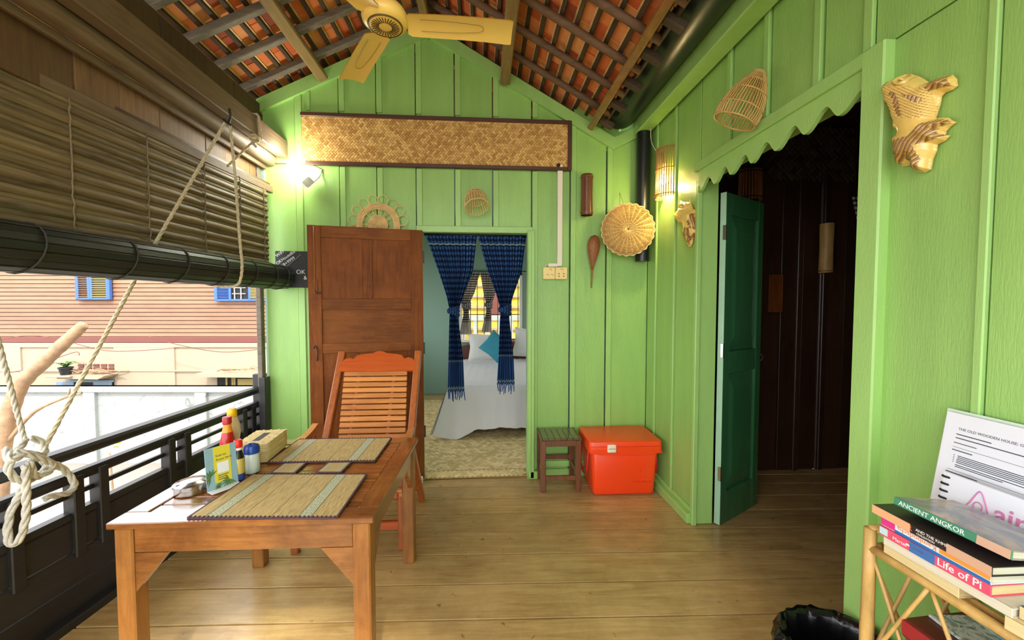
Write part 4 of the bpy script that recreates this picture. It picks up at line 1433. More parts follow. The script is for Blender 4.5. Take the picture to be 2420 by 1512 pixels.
# ================================================================== STOOL AND COOL BOX
st = root('wooden_stool', (.57, 3.01, 0), math.radians(-1), label='small dark wooden stool between bedroom door and orange cool box', cat='stool')
SW, SD, SH = .30, .27, .40
for i in range(6):
    MB().box((-SW / 2 + .013 + (i + .5) * (SW - .026) / 6, 0, SH - .008), ((SW - .026) / 6 - .002, SD - .01, .016), None, .002).build('seat_slat', 'stooltop', st, local=True)
for sx in (-1, 1):
    MB().box((sx * (SW / 2 - .006), 0, SH - .009), (.012, SD, .018), None, .002).build('seat_edge', 'stoolwood', st, local=True)
    for sy in (-1, 1):
        MB().box((sx * (SW / 2 - .02), sy * (SD / 2 - .02), SH / 2 - .009), (.038, .038, SH - .018), None, .004).build('leg', 'stoolwood', st, local=True)
    MB().box((sx * (SW / 2 - .02), 0, .13), (.02, SD - .06, .035), None, .003).build('stretcher', 'stoolwood', st, local=True)
    MB().box((sx * (SW / 2 - .02), 0, SH - .04), (.02, SD - .06, .045), None, .003).build('apron', 'stoolwood', st, local=True)
for sy, z in ((-1, .10), (1, .17)):
    MB().box((0, sy * (SD / 2 - .02), z), (SW - .06, .02, .036), None, .003).build('stretcher', 'stoolwood', st, local=True)
    MB().box((0, sy * (SD / 2 - .02), SH - .04), (SW - .06, .02, .045), None, .003).build('apron', 'stoolwood', st, local=True)

cx_ = root('cool_box', (1.02, 2.95, 0), math.radians(-1.5), label='orange plastic cool box with ivory latch in the corner', cat='cool box')
def rbox(w0, d0, w1, d1, z0, z1, r_, n=5, rows=6, bottom_r=.02):
    """tapered box with rounded corners, closed"""
    m = MB()
    def ring(wd, dp, z, rr):
        out = []
        for cxs, cys, a0 in ((1, 1, 0), (-1, 1, PI / 2), (-1, -1, PI), (1, -1, 1.5 * PI)):
            for q in range(n + 1):
                a = a0 + PI / 2 * q / n
                out.append(Vector((cxs * (wd / 2 - rr) + rr * math.cos(a), cys * (dp / 2 - rr) + rr * math.sin(a), z)))
        return out
    rings = []
    for t in (0, .3, .7, 1.0):
        rings.append(ring(w0 - 2 * bottom_r * (1 - math.sin(PI / 2 * t)), d0 - 2 * bottom_r * (1 - math.sin(PI / 2 * t)), z0 + bottom_r * (1 - math.cos(PI / 2 * t)), r_))
    rings.append(ring(w1, d1, z1 - .008, r_))
    rings.append(ring(w1 - .006, d1 - .006, z1 - .002, r_))
    rings.append(ring(w1 - .016, d1 - .016, z1, r_))
    b0 = len(m.v)
    k = len(rings[0])
    for r in rings:
        m.v += r
    for j in range(len(rings) - 1):
        for i in range(k):
            m.f.append((b0 + j * k + i, b0 + j * k + (i + 1) % k, b0 + (j + 1) * k + (i + 1) % k, b0 + (j + 1) * k + i))
    m.f.append(tuple(b0 + i for i in reversed(range(k))))
    m.f.append(tuple(b0 + (len(rings) - 1) * k + i for i in range(k)))
    return m
body = rbox(.45, .31, .485, .345, 0, .335, .03).build('tub', 'orange', cx_, 2, local=True)
lid = rbox(.535, .385, .53, .38, .322, .405, .03, bottom_r=.008).build('lid', 'orange', cx_, 2, local=True)
fy = -.385 / 2
MB().box((0, fy - .0005, .372), (.50, .002, .003)).build('lid_seam', flat('orange_dark', (206, 52, 14), .4), lid, local=True)
MB().prism([(-.262, .325), (-.17, .312), (.15, .312), (.262, .325), (.262, .33), (-.262, .33)], XZ(fy + .012), .012).build('lid_skirt', 'orange', lid, local=True)
MB().prism([(.055 * math.cos(PI + PI * i / 10) + .00, .365 + .035 * math.sin(PI + PI * i / 10)) for i in range(11)], XZ(fy + .003), .008).build('lid_grip', 'orange', lid, local=True)
lt = MB().box((-.108, fy - .008, .362), (.062, .018, .056), None, .005).build('latch', 'ivory', cx_, local=True)
MB().box((-.108, fy - .018, .377), (.028, .006, .016), None, .002).build('latch_clip', 'ivory', lt, local=True)
MB().box((-.108, fy - .018, .346), (.034, .006, .012), None, .002).build('latch_clip', 'ivory', lt, local=True)
MB().box((-.108, fy - .0175, .3615), (.05, .001, .004)).build('latch_slot', 'creamd', lt, local=True)
# embossed mark and words on the tub
def tubM(x, z):
    t = (z) / .335
    yy = -(.31 + .035 * t) / 2 - .0005
    return frame((x, yy, z), (1, 0, 0), (0, -.0175 / .335, 1), (0, -1, -.05))
for i in range(8):
    a = PI / 4 * i
    for r0, r1 in ((.006, .020), (.024, .032)):
        M_ = tubM(.115, .225)
        m = MB()
        m.bar(M_ @ Vector((r0 * math.cos(a), r0 * math.sin(a), 0)), M_ @ Vector((r1 * math.cos(a), r1 * math.sin(a), 0)), .004, .007)
        m.build('embossed_petal', 'orange', body, local=True)
for s_, sz, x, z in (('o', .036, .073, .183), ('P', .036, .108, .172), ('S', .036, .140, .180), ('40 L.', .034, .092, .128), ('MADE IN THAILAND', .016, .050, .098)):
    text('embossed_lettering', s_, sz, tubM(x, z), 'orange', body, .0030, local=True)
for sx in (-1, 1):
    m = MB()
    m.tube(spline([(sx * .25, -.09, .315), (sx * .262, -.10, .18), (sx * .262, -.05, .12), (sx * .262, .05, .12), (sx * .262, .10, .18), (sx * .25, .09, .315)], 5), .007, 6)
    m.build('carry_handle', flat('handle_red', (200, 40, 40), .4), cx_, True, local=True)

# ================================================================== BROWN DOOR LEAF, open against the back wall
LX1, LX0 = Vector((-.462, 3.135, 0)), Vector((-1.240, 2.965, 0))
ld_ = (LX0 - LX1)
LWD = ld_.length
d1 = root('door_1', tuple(LX1), math.atan2(ld_.y, ld_.x), kind='structure')
# local x from hinge to free edge, y negative = away...; face toward the camera is +y local
def dx_(name, x0, x1, z0, z1, th, yo, matn, b=.003, par=None):
    return MB().box(((x0 + x1) / 2, yo, (z0 + z1) / 2), (x1 - x0, th, z1 - z0), None, b).build(name, matn, par or d1, local=True)
DHt = 1.945
dx_('stile', 0, .088, .03, DHt, .038, 0, 'doorwood')
dx_('stile', LWD - .088, LWD, .03, DHt, .038, 0, 'doorwood')
for z0, z1 in ((DHt - .085, DHt), (1.345, 1.425), (1.03, 1.10), (.03, .20)):
    dx_('rail', .088, LWD - .088, z0, z1, .036, 0, 'doorwoodX')
dx_('mullion', LWD / 2 - .036, LWD / 2 + .036, 1.425, DHt - .085, .034, 0, 'doorwood')
for x0, x1, z0, z1 in ((.088, LWD / 2 - .036, 1.425, DHt - .085), (LWD / 2 + .036, LWD - .088, 1.425, DHt - .085)):
    dx_('panel', x0, x1, z0, z1, .016, 0, 'doorwood', 0)
for z0, z1 in ((1.10, 1.345), (.20, 1.03)):
    dx_('panel', .088, LWD - .088, z0, z1, .016, 0, 'doorwoodX' if z1 > 1.2 else 'doorwood', 0)
bt = MB().tube([(LWD - .045, .024, DHt - .01), (LWD - .045, .024, 1.46)], .004, 8).build('bolt_rod', 'rattand', d1, True, local=True)
dx_('bolt_plate', LWD - .062, LWD - .028, 1.46, 1.56, .006, .021, 'doorwoodX', .002)
MB().tube(spline([(LWD - .045, .03, 1.48), (LWD - .055, .034, 1.465), (LWD - .075, .034, 1.463), (LWD - .085, .034, 1.468)], 4), .004, 6).build('bolt_handle', 'iron', d1, True, local=True)
MB().tube(spline([(LWD - .05, .024, .98), (LWD - .055, .03, 1.05), (LWD - .04, .03, 1.09), (LWD - .03, .026, 1.07)], 4), .004, 6).build('door_hook', 'iron', d1, True, local=True)
for z in (.35, 1.0, 1.7):
    dx_('hinge', -.012, .006, z, z + .09, .02, .0, 'iron', .002)
wdg = root('door_wedge', (-.478, 3.10, 0), label='small pale block under the brown door leaf hinge side', cat='wedge')
MB().box((-.478, 3.07, .03), (.022, .05, .06), None, .004).build('block', 'white', wdg)

# ================================================================== WOVEN PANEL
wp = root('woven_wall_panel', (-.328, YB, 2.44), label='long woven bamboo panel in a brown frame high on the wall', cat='panel')
PX0, PX1, PZ0, PZ1 = -1.347, .690, 2.425, 2.805
m = MB()
weave(m, frame(((PX0 + PX1) / 2, YB - .022, (PZ0 + PZ1) / 2), (1, 0, 0), (0, 0, 1), (0, -1, 0)), PX1 - PX0 - .02, PZ1 - PZ0 - .02, .0165, .0040, .05, 1.0, 45)
m.build('bamboo_weave', 'weave', wp)['kind'] = 'stuff'
MB().box(((PX0 + PX1) / 2, YB - .016, (PZ0 + PZ1) / 2), (PX1 - PX0 - .01, .012, PZ1 - PZ0 - .01)).build('backing', 'bamboo', wp)
for c, d in [(((PX0 + PX1) / 2, YB - .022, PZ1 - .012), (PX1 - PX0, .028, .030)), (((PX0 + PX1) / 2, YB - .022, PZ0 + .012), (PX1 - PX0 - .06, .028, .028)), ((PX1 - .014, YB - .022, (PZ0 + PZ1) / 2), (.032, .030, PZ1 - PZ0))]:
    MB().box(c, d, None, .004).build('frame_strip', 'frame', wp)
MB().lathe([(0, 0), (.014, 0), (.016, -.002), (0, -.003)], 12, (.588, YB - .03, 2.465), Matrix.Rotation(PI / 2, 3, 'X')).build('cable_hole', 'dark', wp)

# ================================================================== CABLE TRUNK AND SWITCHES
cn = root('cable_trunking', (.602, YB, 1.7), label='white plastic cable trunking running down to the sockets', cat='trunking')
MB().box((.602, YB - .018, 2.078), (.040, .022, .79), None, .003).build('trunk', 'conduit', cn)
MB().box((.548, YB - .018, 1.692), (.074, .022, .028), None, .003).build('elbow', 'conduit', cn)
MB().tube(spline([(.512, YB - .02, 1.692), (.494, YB - .025, 1.690), (.488, YB - .03, 1.675)], 5), .004, 6).build('cable', 'conduit', cn, True)
sw = root('switch_box', (.562, YB, 1.58), label='double cream wall box with switches and socket', cat='switch')
for i, x in enumerate((.515, .612)):
    pl = MB().box((x, YB - .022, 1.627), (.095, .044, .094), None, .004).build('plate', 'cream', sw)
    if i == 0:
        for dx, dz in ((.01, .022), (-.012, -.018), (.022, -.018)):
            MB().tube([(x + dx + .010 * math.cos(a), YB - .0445, 1.627 + dz + .010 * math.sin(a)) for a in [PI * q / 8 - .4 for q in range(9)]], .0016, 5).build('rocker_mark', 'creamd', pl)
    else:
        MB().tube([(x + .004 + .011 * math.cos(a), YB - .0445, 1.652 + .010 * math.sin(a)) for a in [PI * q / 8 - .4 for q in range(9)]], .0016, 5).build('rocker_mark', 'creamd', pl)
        for dx in (-.019, .019):
            for dz in (-.004, -.024):
                MB().box((x + dx, YB - .0445, 1.627 + dz), (.007, .003, .008)).build('socket_hole', 'dark', pl)

# ================================================================== WALL BASKETS
def Rto(axis):
    return Vector((0, 0, 1)).rotation_difference(Vector(axis).normalized()).to_matrix()
def ribbasket(name, apex, axis, prof, nr, rr, rings, label, mt='rattan', group=None, cat='basket'):
    """open cone of sticks: prof = (radius, distance) from the apex along axis"""
    r_ = root(name, tuple(apex), label=label, cat=cat, group=group)
    R = Rto(axis)
    A_ = Vector(apex)
    P_ = spline([(a, 0, b) for a, b in prof], 4)
    for i in range(nr):
        a = 2 * PI * i / nr
        pth = [A_ + R @ Vector((q.x * math.cos(a), q.x * math.sin(a), q.z)) for q in P_]
        MB().tube(pth, rr, 5).build('rib', mt, r_, True)
    def rad(z):
        for q0, q1 in zip(P_[:-1], P_[1:]):
            if q0.z <= z <= q1.z + 1e-6:
                return q0.x + (q1.x - q0.x) * (z - q0.z) / max(q1.z - q0.z, 1e-6)
        return P_[-1].x
    for z, tr_ in rings:
        rd = rad(z) + rr * .6
        MB().tube([A_ + R @ Vector((rd * math.cos(a), rd * math.sin(a), z)) for a in [2 * PI * q / 28 for q in range(28)]], tr_, 5, True).build('hoop', mt, r_, True)
    return r_
ribbasket('fish_trap_basket', (-.068, YB - .045, 2.262), (.16, -.62, -1), [(.012, 0), (.05, .045), (.078, .10), (.088, .15), (.085, .185)], 26, .0032, [(.01, .004), (.05, .0035), (.10, .0035), (.185, .004)], 'small conical rattan basket hanging above the bedroom door')
ribbasket('fish_trap_basket', (1.262, 1.79, 2.445), (-.42, .26, -1), [(.02, 0), (.055, .05), (.085, .12), (.098, .185), (.092, .225)], 44, .0027, [(.004, .004), (.012, .004), (.05, .003), (.10, .003), (.17, .003), (.225, .004)], 'larger conical rattan basket on the right wall above the doorway', 'bamboo')
# bamboo tube
tv = root('bamboo_tube', (.807, YB - .05, 2.08), label='brown bark tube hanging on the wall above the round tray', cat='tube')
m = MB()
rows = []
for (r_, z) in ((.044, 2.077), (.047, 2.085), (.046, 2.11), (.044, 2.24), (.045, 2.36), (.046, 2.385), (.043, 2.39)):
    rows.append([Vector((.808 + (r_ + .0015 * math.sin(9 * a + 20 * z)) * math.cos(a), YB - .052 + (r_ + .0015 * math.sin(9 * a)) * math.sin(a), z)) for a in [2 * PI * q / 30 for q in range(31)]])
m.grid(rows, uv=False)
m.grid([[Vector((.808 + (p_.x - .808) * .86, YB - .052 + (p_.y - YB + .052) * .86, p_.z)) for p_ in r] for r in rows], uv=False)
m.build('bark_tube', 'stoolwood', tv, True)
for z in (2.10, 2.37):
    MB().tube([(.808 + .048 * math.cos(a), YB - .052 + .048 * math.sin(a), z) for a in [2 * PI * q / 24 for q in range(24)]], .003, 5, True).build('binding', 'rattand', tv, True)
# round woven tray
wn = root('round_tray', (1.135, YB - .10, 1.80), label='round scalloped wicker tray hanging in the corner beside the lantern', cat='tray')
WC = onY(1485, 541, 3.0)
wax = Vector((-.22, -1, 0)).normalized()
Rw = Rto(wax)
nsp = 24
for k in range(nsp):
    a = 2 * PI * k / nsp
    MB().tube([WC + Rw @ Vector((r_ * math.cos(a), r_ * math.sin(a), .030 * (1 - (r_ / .195) ** 3) - .03)) for r_ in (.012, .06, .11, .16, .185)], .0045, 5).build('spoke', 'rattan', wn, True)
m = MB()
nrg = 34
for j in range(nrg):
    r0 = .010 + .175 * j / (nrg - 1)
    pts = []
    nq = 96
    for q in range(nq):
        a = 2 * PI * q / nq
        wv = math.sin(nsp / 2 * a + (PI if j % 2 else 0))
        amp = .0042 * min(1, r0 / .05)
        bul = .003 * math.cos(nsp * a) * (r0 / .19)
        r1 = r0 + bul
        pts.append(WC + Rw @ Vector((r1 * math.cos(a), r1 * math.sin(a), .030 * (1 - (r0 / .195) ** 3) - .03 + wv * amp)))
    b0 = len(m.v)
    m.tube(pts, .0034, 5, True)
    for q in range(b0, len(m.v)):
        m.sh[q] = .25 + .5 * random.Random(j).random()
m.build('coil_weave', 'weave', wn, True)['kind'] = 'stuff'
m = MB()
for z, dr in ((-.036, .004), (-.030, .008), (-.042, 0)):
    m.tube([WC + Rw @ Vector(((.188 + dr + .005 * math.cos(nsp * a)) * math.cos(a), (.188 + dr + .005 * math.cos(nsp * a)) * math.sin(a), z)) for a in [2 * PI * q / 120 for q in range(120)]], .0055, 6, True)
m.build('rim', 'rattan', wn, True)
MB().tube([WC + Rw @ Vector((-.02, .19, -.03)), (1.085, YB - .005, 2.27)], .0012, 4).build('hanging_string', 'string', wn)
MB().tube([WC + Rw @ Vector((.01, .19, -.03)), (1.085, YB - .005, 2.27)], .0012, 4).build('hanging_string', 'string', wn)
# rattan scoop
sc_ = root('rattan_scoop', (.86, YB - .02, 1.51), label='small brown rattan scoop with a long handle below the bark tube', cat='scoop')
m = MB()
rows = []
for (wd, dp, z) in ((.004, .004, 1.925), (.030, .02, 1.915), (.045, .032, 1.885), (.050, .036, 1.85), (.044, .032, 1.80), (.028, .022, 1.74), (.014, .014, 1.69), (.009, .010, 1.66)):
    xc = .876 - .018 * (1.925 - z) / .27
    rows.append([Vector((xc + wd * math.cos(a), YB - .035 - dp * math.sin(a), z)) for a in [PI * q / 16 for q in range(17)]])
m.grid(rows, uv=False)
m.build('scoop_shell', 'rattand', sc_, True)
for q in range(9):
    MB().tube([r[q * 2] + Vector((0, -.002, 0)) for r in rows], .0022, 5).build('rib', 'rattand', sc_, True)
for r in rows[1:6]:
    MB().tube([p_ + Vector((0, -.001, 0)) for p_ in r], .0018, 5).build('hoop', 'rattand', sc_, True)
MB().tube(spline([rows[-2][8] + Vector((0, .005, 0)), (.858, YB - .03, 1.60), (.856, YB - .025, 1.512)], 4), [.008, .008, .008, .007, .007, .006, .006, .005, .005], 7).build('handle', 'rattand', sc_, True)
# flower shaped tray behind the door leaf
ft = root('flower_tray', (-.79, YB - .03, 1.76), label='flower shaped rattan tray with looped rim above the brown door', cat='tray')
FCt = Vector((-.79, YB - .03, 1.985))
def fp(r_, a, z=0):
    return FCt + Vector((r_ * math.cos(a), -z, r_ * math.sin(a)))
m = MB()
for j in range(10):
    rr_ = .006 + j * .0072
    pts = [fp(rr_, 2 * PI * q / 60, .012 + .003 * math.sin(10 * 2 * PI * q / 60 + (PI if j % 2 else 0))) for q in range(60)]
    m.tube(pts, .004, 5, True)
m.build('centre_disc', 'rattan', ft, True)
m = MB()
for j in range(8):
    rr_ = .118 + j * .0062
    pts = [fp(rr_, 2 * PI * q / 84, .008 + .003 * math.sin(14 * 2 * PI * q / 84 + (PI if j % 2 else 0))) for q in range(84)]
    m.tube(pts, .0035, 5, True)
m.build('woven_ring', 'rattan', ft, True)
for k in range(28):
    a = 2 * PI * (k // 2 + (.32 if k % 2 else -.0)) / 14
    MB().tube([fp(.06, a, .004), fp(.125, a, .004)], .003, 5).build('spoke', 'rattan', ft)
for k in range(16):
    a = 2 * PI * (k + .5) / 16
    w_ = .30
    pts = spline([fp(.160, a - w_ * .5, .004), fp(.195, a - w_ * .62, .004), fp(.220, a - w_ * .3, .006), fp(.226, a, .006), fp(.220, a + w_ * .3, .008), fp(.195, a + w_ * .62, .010), fp(.160, a + w_ * .5, .010)], 4)
    MB().tube(pts, .0028, 5).build('rim_loop', 'rattan', ft, True)

# ================================================================== CHALKBOARD
cbd = root('chalkboard', (-1.34, YB - .01, 1.51), label='small chalkboard with the wifi note, half hidden by the brown door', cat='chalkboard')
MB().box((-1.335, YB - .022, 1.646), (.43, .018, .272), None, .003).build('board', 'chalkb', cbd)
ca, sa = math.cos(math.radians(36)), math.sin(math.radians(36))
def chM(x, z, rot=True):
    c, s = (ca, sa) if rot else (1, 0)
    return frame((x, YB - .0318, z), (c, 0, s), (-s, 0, c), (0, -1, 0))
text('lettering', 'WiFi', .034, chM(-1.537, 1.733), 'chalk', cbd)
text('lettering', 'OKHouseBiz', .031, chM(-1.535, 1.678), 'chalk', cbd)
text('lettering', '088+9999', .033, chM(-1.512, 1.648), 'chalk', cbd)
MB().bar((-1.50, YB - .032, 1.634), (-1.365, YB - .032, 1.756), .001, .003, (0, -1, 0)).build('chalk_line', 'chalk', cbd)
text('lettering', 'OK', .045, chM(-1.40, 1.612, False), 'chalk', cbd)
text('lettering', '&', .04, chM(-1.347, 1.57, False), 'chalk', cbd)

# ================================================================== LAMPS
# white bulb on the back wall
bp = Vector((-1.34, YB - .12, 2.345))
ax_ = Vector((-.55, -.35, .60)).normalized()
lb1 = root('wall_bulb', (-1.25, YB - .02, 2.28), label='large lit white bulb on the back wall under the eave beam', cat='bulb')
Rb = Rto(ax_)
MB().lathe([(0, .075), (.03, .07), (.052, .045), (.058, .015), (.052, -.02), (.040, -.055), (.034, -.07)], 28, bp, Rb).build('bulb_glass', glow('bulb_white', (255, 250, 236), 14), lb1, True)
MB().lathe([(.034, -.07), (.036, -.11), (.026, -.125), (0, -.125)], 20, bp, Rb).build('bulb_base', 'white', lb1, 2)
MB().tube(spline([bp - ax_ * .12, Vector((-1.235, YB - .06, 2.30)), Vector((-1.22, YB - .02, 2.345)), Vector((-1.21, YB - .005, 2.40))], 5), .006, 6).build('socket_arm', 'white', lb1, True)
MB().tube(spline([Vector((-1.21, YB - .01, 2.40)), Vector((-1.30, YB - .02, 2.432)), Vector((-1.45, YB - .02, 2.43)), Vector((-1.62, YB - .02, 2.425))], 5), .003, 5).build('cable', 'iron', lb1, True)
pl = bpy.data.lights.new('bulb_light', 'POINT')
pl.energy = 4
pl.color = (1.0, .96, .86)
pl.shadow_soft_size = .06
po = bpy.data.objects.new('bulb_light', pl)
COL.objects.link(po)
po.parent = lb1
po.location = bp + ax_ * .13 - Vector((-1.25, YB - .02, 2.28))
# bamboo lantern on the right wall
LC = Vector((XR - .012, 2.80, 0))
ln_ = root('bamboo_lantern', (XR - .04, 2.80, 2.14), label='lit half round bamboo stick lantern on the right wall', cat='lantern')
for k in range(17):
    a = PI / 2 + PI * (k + .0) / 16
    rx, ry2 = .075, .085
    top_ = 2.485 + random.uniform(-.006, .006)
    bot_ = 2.135 + random.uniform(-.006, .006)
    p0 = LC + Vector((rx * math.cos(a) * 1.12, ry2 * math.sin(a), bot_))
    p1 = LC + Vector((rx * math.cos(a), ry2 * math.sin(a), top_))
    MB().tube([p0, p0.lerp(p1, .5), p1], .0048, 6).build('bamboo_stick', 'bamboo', ln_, True)
for z in (2.468, 2.33, 2.155):
    MB().tube([LC + Vector(((.083 if z > 2.3 else .092) * math.cos(a), .092 * math.sin(a), z)) for a in [PI / 2 + PI * q / 18 for q in range(19)]], .0035, 5).build('binding_wire', 'rattand', ln_, True)
LB = LC + Vector((-.035, -.01, 2.27))
MB().lathe([(0, -.045), (.02, -.04), (.03, -.02), (.03, .0), (.018, .03), (.014, .05), (0, .05)], 18, LB).build('bulb', glow('bulb_warm', (255, 214, 140), 25), ln_, True)
MB().lathe([(.016, .05), (.018, .055), (.018, .10), (0, .105)], 14, LB).build('lamp_holder', 'white', ln_, 2)
MB().tube(spline([LB + Vector((0, 0, .10)), (1.25, 2.88, 2.50), (1.255, 2.97, 2.60), (1.262, 3.0, 2.71)], 6), .003, 5).build('cable', 'conduit', ln_, True)
pl = bpy.data.lights.new('lantern_light', 'POINT')
pl.energy = 6
pl.color = (1.0, .78, .42)
pl.shadow_soft_size = .03
po = bpy.data.objects.new('lantern_light', pl)
COL.objects.link(po)
po.parent = ln_
po.location = LB + Vector((-.0, 0, -.06)) - Vector((XR - .04, 2.80, 2.14))
# black downpipe in the corner
dp = root('downpipe', (1.265, 3.09, 1.72), label='black plastic downpipe in the corner behind the round tray', cat='pipe')
MB().tube([(1.246, 3.095, 2.712), (1.246, 3.095, 2.0), (1.246, 3.095, 1.72)], .053, 18).build('pipe', 'gutter', dp, 2)

# ================================================================== CERAMIC FISH
def fish(name, outl, res, browns, label, X, th, stripe, eye=None, scales=None):
    poly = np.array(outl, float)
    seg_a, seg_b = poly, np.roll(poly, -1, 0)
    def inside(x, y):
        c = np.zeros(x.shape, bool)
        for (x0, y0), (x1, y1) in zip(seg_a, seg_b):
            k = ((y0 > y) != (y1 > y)) & (x < (x1 - x0) * (y - y0) / (y1 - y0 + 1e-12) + x0)
            c ^= k
        return c
    def near(px, py):
        d = seg_b - seg_a
        t = np.clip(((px - seg_a[:, 0]) * d[:, 0] + (py - seg_a[:, 1]) * d[:, 1]) / (d ** 2).sum(1), 0, 1)
        q = seg_a + d * t[:, None]
        k = ((q[:, 0] - px) ** 2 + (q[:, 1] - py) ** 2)
        i = k.argmin()
        return q[i], math.sqrt(k[i])
    x0, y0 = poly.min(0) - res
    x1, y1 = poly.max(0) + res
    nx, ny = int((x1 - x0) / res) + 1, int((y1 - y0) / res) + 1
    gx, gy = np.meshgrid(x0 + (np.arange(nx) + .5) * res, y0 + (np.arange(ny) + .5) * res)
    ins = inside(gx, gy)
    cells = [(j, i) for j in range(ny) for i in range(nx) if ins[j, i]]
    use = {}
    for j, i in cells:
        for a, b in ((0, 0), (0, 1), (1, 0), (1, 1)):
            use[(j + a, i + b)] = use.get((j + a, i + b), 0) + 1
    m = MB()
    idx = {}
    bpolys = [np.array(b, float) for b in browns]
    def inb(px, py):
        r_ = 0
        for b in bpolys:
            c = False
            for q in range(len(b)):
                (ax, ay), (bx, by) = b[q], b[(q + 1) % len(b)]
                if (ay > py) != (by > py) and px < (bx - ax) * (py - ay) / (by - ay) + ax:
                    c = not c
            r_ |= c
        return r_
    back = {}
    for (j, i), n_ in use.items():
        px, py = x0 + i * res, y0 + j * res
        q, dist = near(px, py)
        if n_ < 4:
            px, py = q
            dist = 0
        hgt = th * (1 - math.exp(-dist / 55.0)) if dist > 0 else th * .12
        br = inb(px, py)
        sh = .92
        if br:
            s_ = math.sin((px * stripe[0] + py * stripe[1]) + 1.5 * math.sin(py * .02))
            sh = .12 if s_ > -.35 else .62
            hgt += th * .05 * s_
        elif scales:
            (sx0, sy0, sx1, sy1) = scales
            if sx0 < px < sx1 and sy0 < py < sy1:
                w_ = math.sin(px * .13) * math.sin(py * .16 + (px * .06))
                hgt += th * .10 * w_
                sh = .92 - .34 * max(0, -w_ - .25)
        if eye:
            de = math.hypot(px - eye[0], py - eye[1])
            if de < eye[2] * 2.2:
                hgt += th * .16 * math.cos(de / eye[2] * 4.0)
                sh -= .18 * (math.cos(de / eye[2] * 4.0) < -.3)
        P_ = stripe[2](px, py)
        idx[(j, i)] = len(m.v)
        m.sh[len(m.v)] = max(0, sh)
        m.v.append(Vector((X - hgt, P_.y, P_.z)))
    for (j, i) in cells:
        m.f.append((idx[(j, i)], idx[(j, i + 1)], idx[(j + 1, i + 1)], idx[(j + 1, i)]))
    # flat back, joined by a rim
    n0 = len(m.v)
    ring = [v for v in m.v]
    for v in ring:
        m.v.append(Vector((X + .0, v.y, v.z)))
    edge = {}
    for f in list(m.f):
        for a, b in zip(f, f[1:] + f[:1]):
            k = (min(a, b), max(a, b))
            edge[k] = edge.get(k, 0) + 1
    for f in list(m.f):
        m.f.append(tuple(v + n0 for v in reversed(f)))
    for (a, b), c in edge.items():
        if c == 1:
            m.f.append((a, b, b + n0, a + n0))
    for q in range(n0):
        m.sh[q + n0] = .9
    ys_ = [v.y for v in m.v]
    zs_ = [v.z for v in m.v]
    r_ = root(name, (X, sum(ys_) / len(ys_), min(zs_)), label=label, cat='ornament')
    m.build('glazed_body', 'ceram', r_, True)
    return r_
XF = XR - .006
def map1(px, py):
    return onX(2060 + px / 5.6, 150 + py / 5.6, XF - .02)
O1 = [(120, 330), (150, 260), (230, 200), (330, 160), (460, 130), (560, 165), (640, 210), (690, 245), (790, 205), (900, 160), (1000, 145), (1050, 190), (1065, 290), (1000, 345), (900, 385), (855, 430), (835, 540), (800, 650), (780, 720), (860, 715), (950, 715), (1000, 750), (1050, 775), (960, 840), (910, 900), (905, 940), (970, 950), (900, 1020), (800, 1070), (790, 1150), (740, 1260), (715, 1400), (640, 1440), (550, 1430), (515, 1380), (510, 1300), (430, 1350), (350, 1365), (310, 1340), (300, 1230), (250, 1215), (280, 1130), (275, 1070), (245, 1060), (265, 960), (320, 910), (280, 870), (270, 740), (240, 630), (210, 560), (140, 480), (165, 430), (125, 380)]
B1_ = [[(150, 330), (185, 285), (235, 235), (250, 250), (205, 320), (170, 365)], [(800, 250), (1000, 160), (1040, 290), (870, 350), (810, 370)], [(740, 790), (850, 740), (960, 740), (1020, 775), (900, 850), (870, 920), (930, 960), (720, 1060), (640, 1080), (690, 1250), (640, 1420), (530, 1400), (480, 1260), (380, 1340), (320, 1320), (290, 1190), (300, 1070), (400, 1010), (600, 960)], [(320, 390), (400, 380), (470, 470), (490, 600), (510, 710), (460, 700), (410, 600), (390, 470)], [(275, 700), (330, 700), (370, 780), (330, 860), (285, 860)], [(270, 950), (340, 930), (310, 1060), (255, 1050)], [(500, 400), (760, 450), (720, 520), (640, 500)], [(175, 300), (225, 240), (215, 320), (185, 350)]]
fish('ceramic_fish', O1, 8, B1_, 'large glazed ceramic fish wall vase right of the doorway', XF, .05, (.115, .085, map1), (450, 200, 46), (230, 300, 830, 720))
def map2(px, py):
    return onX(1520 + px / 5.4, 320 + py / 5.4, XF - .02)
O2 = [(445, 825), (470, 842), (560, 852), (570, 808), (580, 870), (600, 930), (650, 950), (665, 990), (665, 1100), (668, 1180), (650, 1240), (655, 1300), (640, 1325), (600, 1310), (600, 1370), (575, 1420), (535, 1420), (520, 1360), (490, 1300), (470, 1240), (480, 1180), (470, 1135), (420, 1110), (370, 1040), (365, 1000), (400, 970), (430, 920)]
B2_ = [[(475, 1230), (560, 1170), (610, 1180), (600, 1290), (570, 1410), (535, 1410), (500, 1300)], [(600, 1000), (665, 990), (660, 1200), (610, 1180), (595, 1110)], [(366, 1000), (395, 990), (400, 1040), (470, 1130), (420, 1100)], [(640, 1240), (655, 1300), (630, 1320), (610, 1260)], [(455, 832), (560, 856), (540, 850), (480, 845)]]
fish('ceramic_fish', O2, 7, B2_, 'small glazed ceramic fish on the right wall below the lantern', XF, .05, (.13, .0, map2), (510, 910, 26), (430, 1000, 540, 1100))

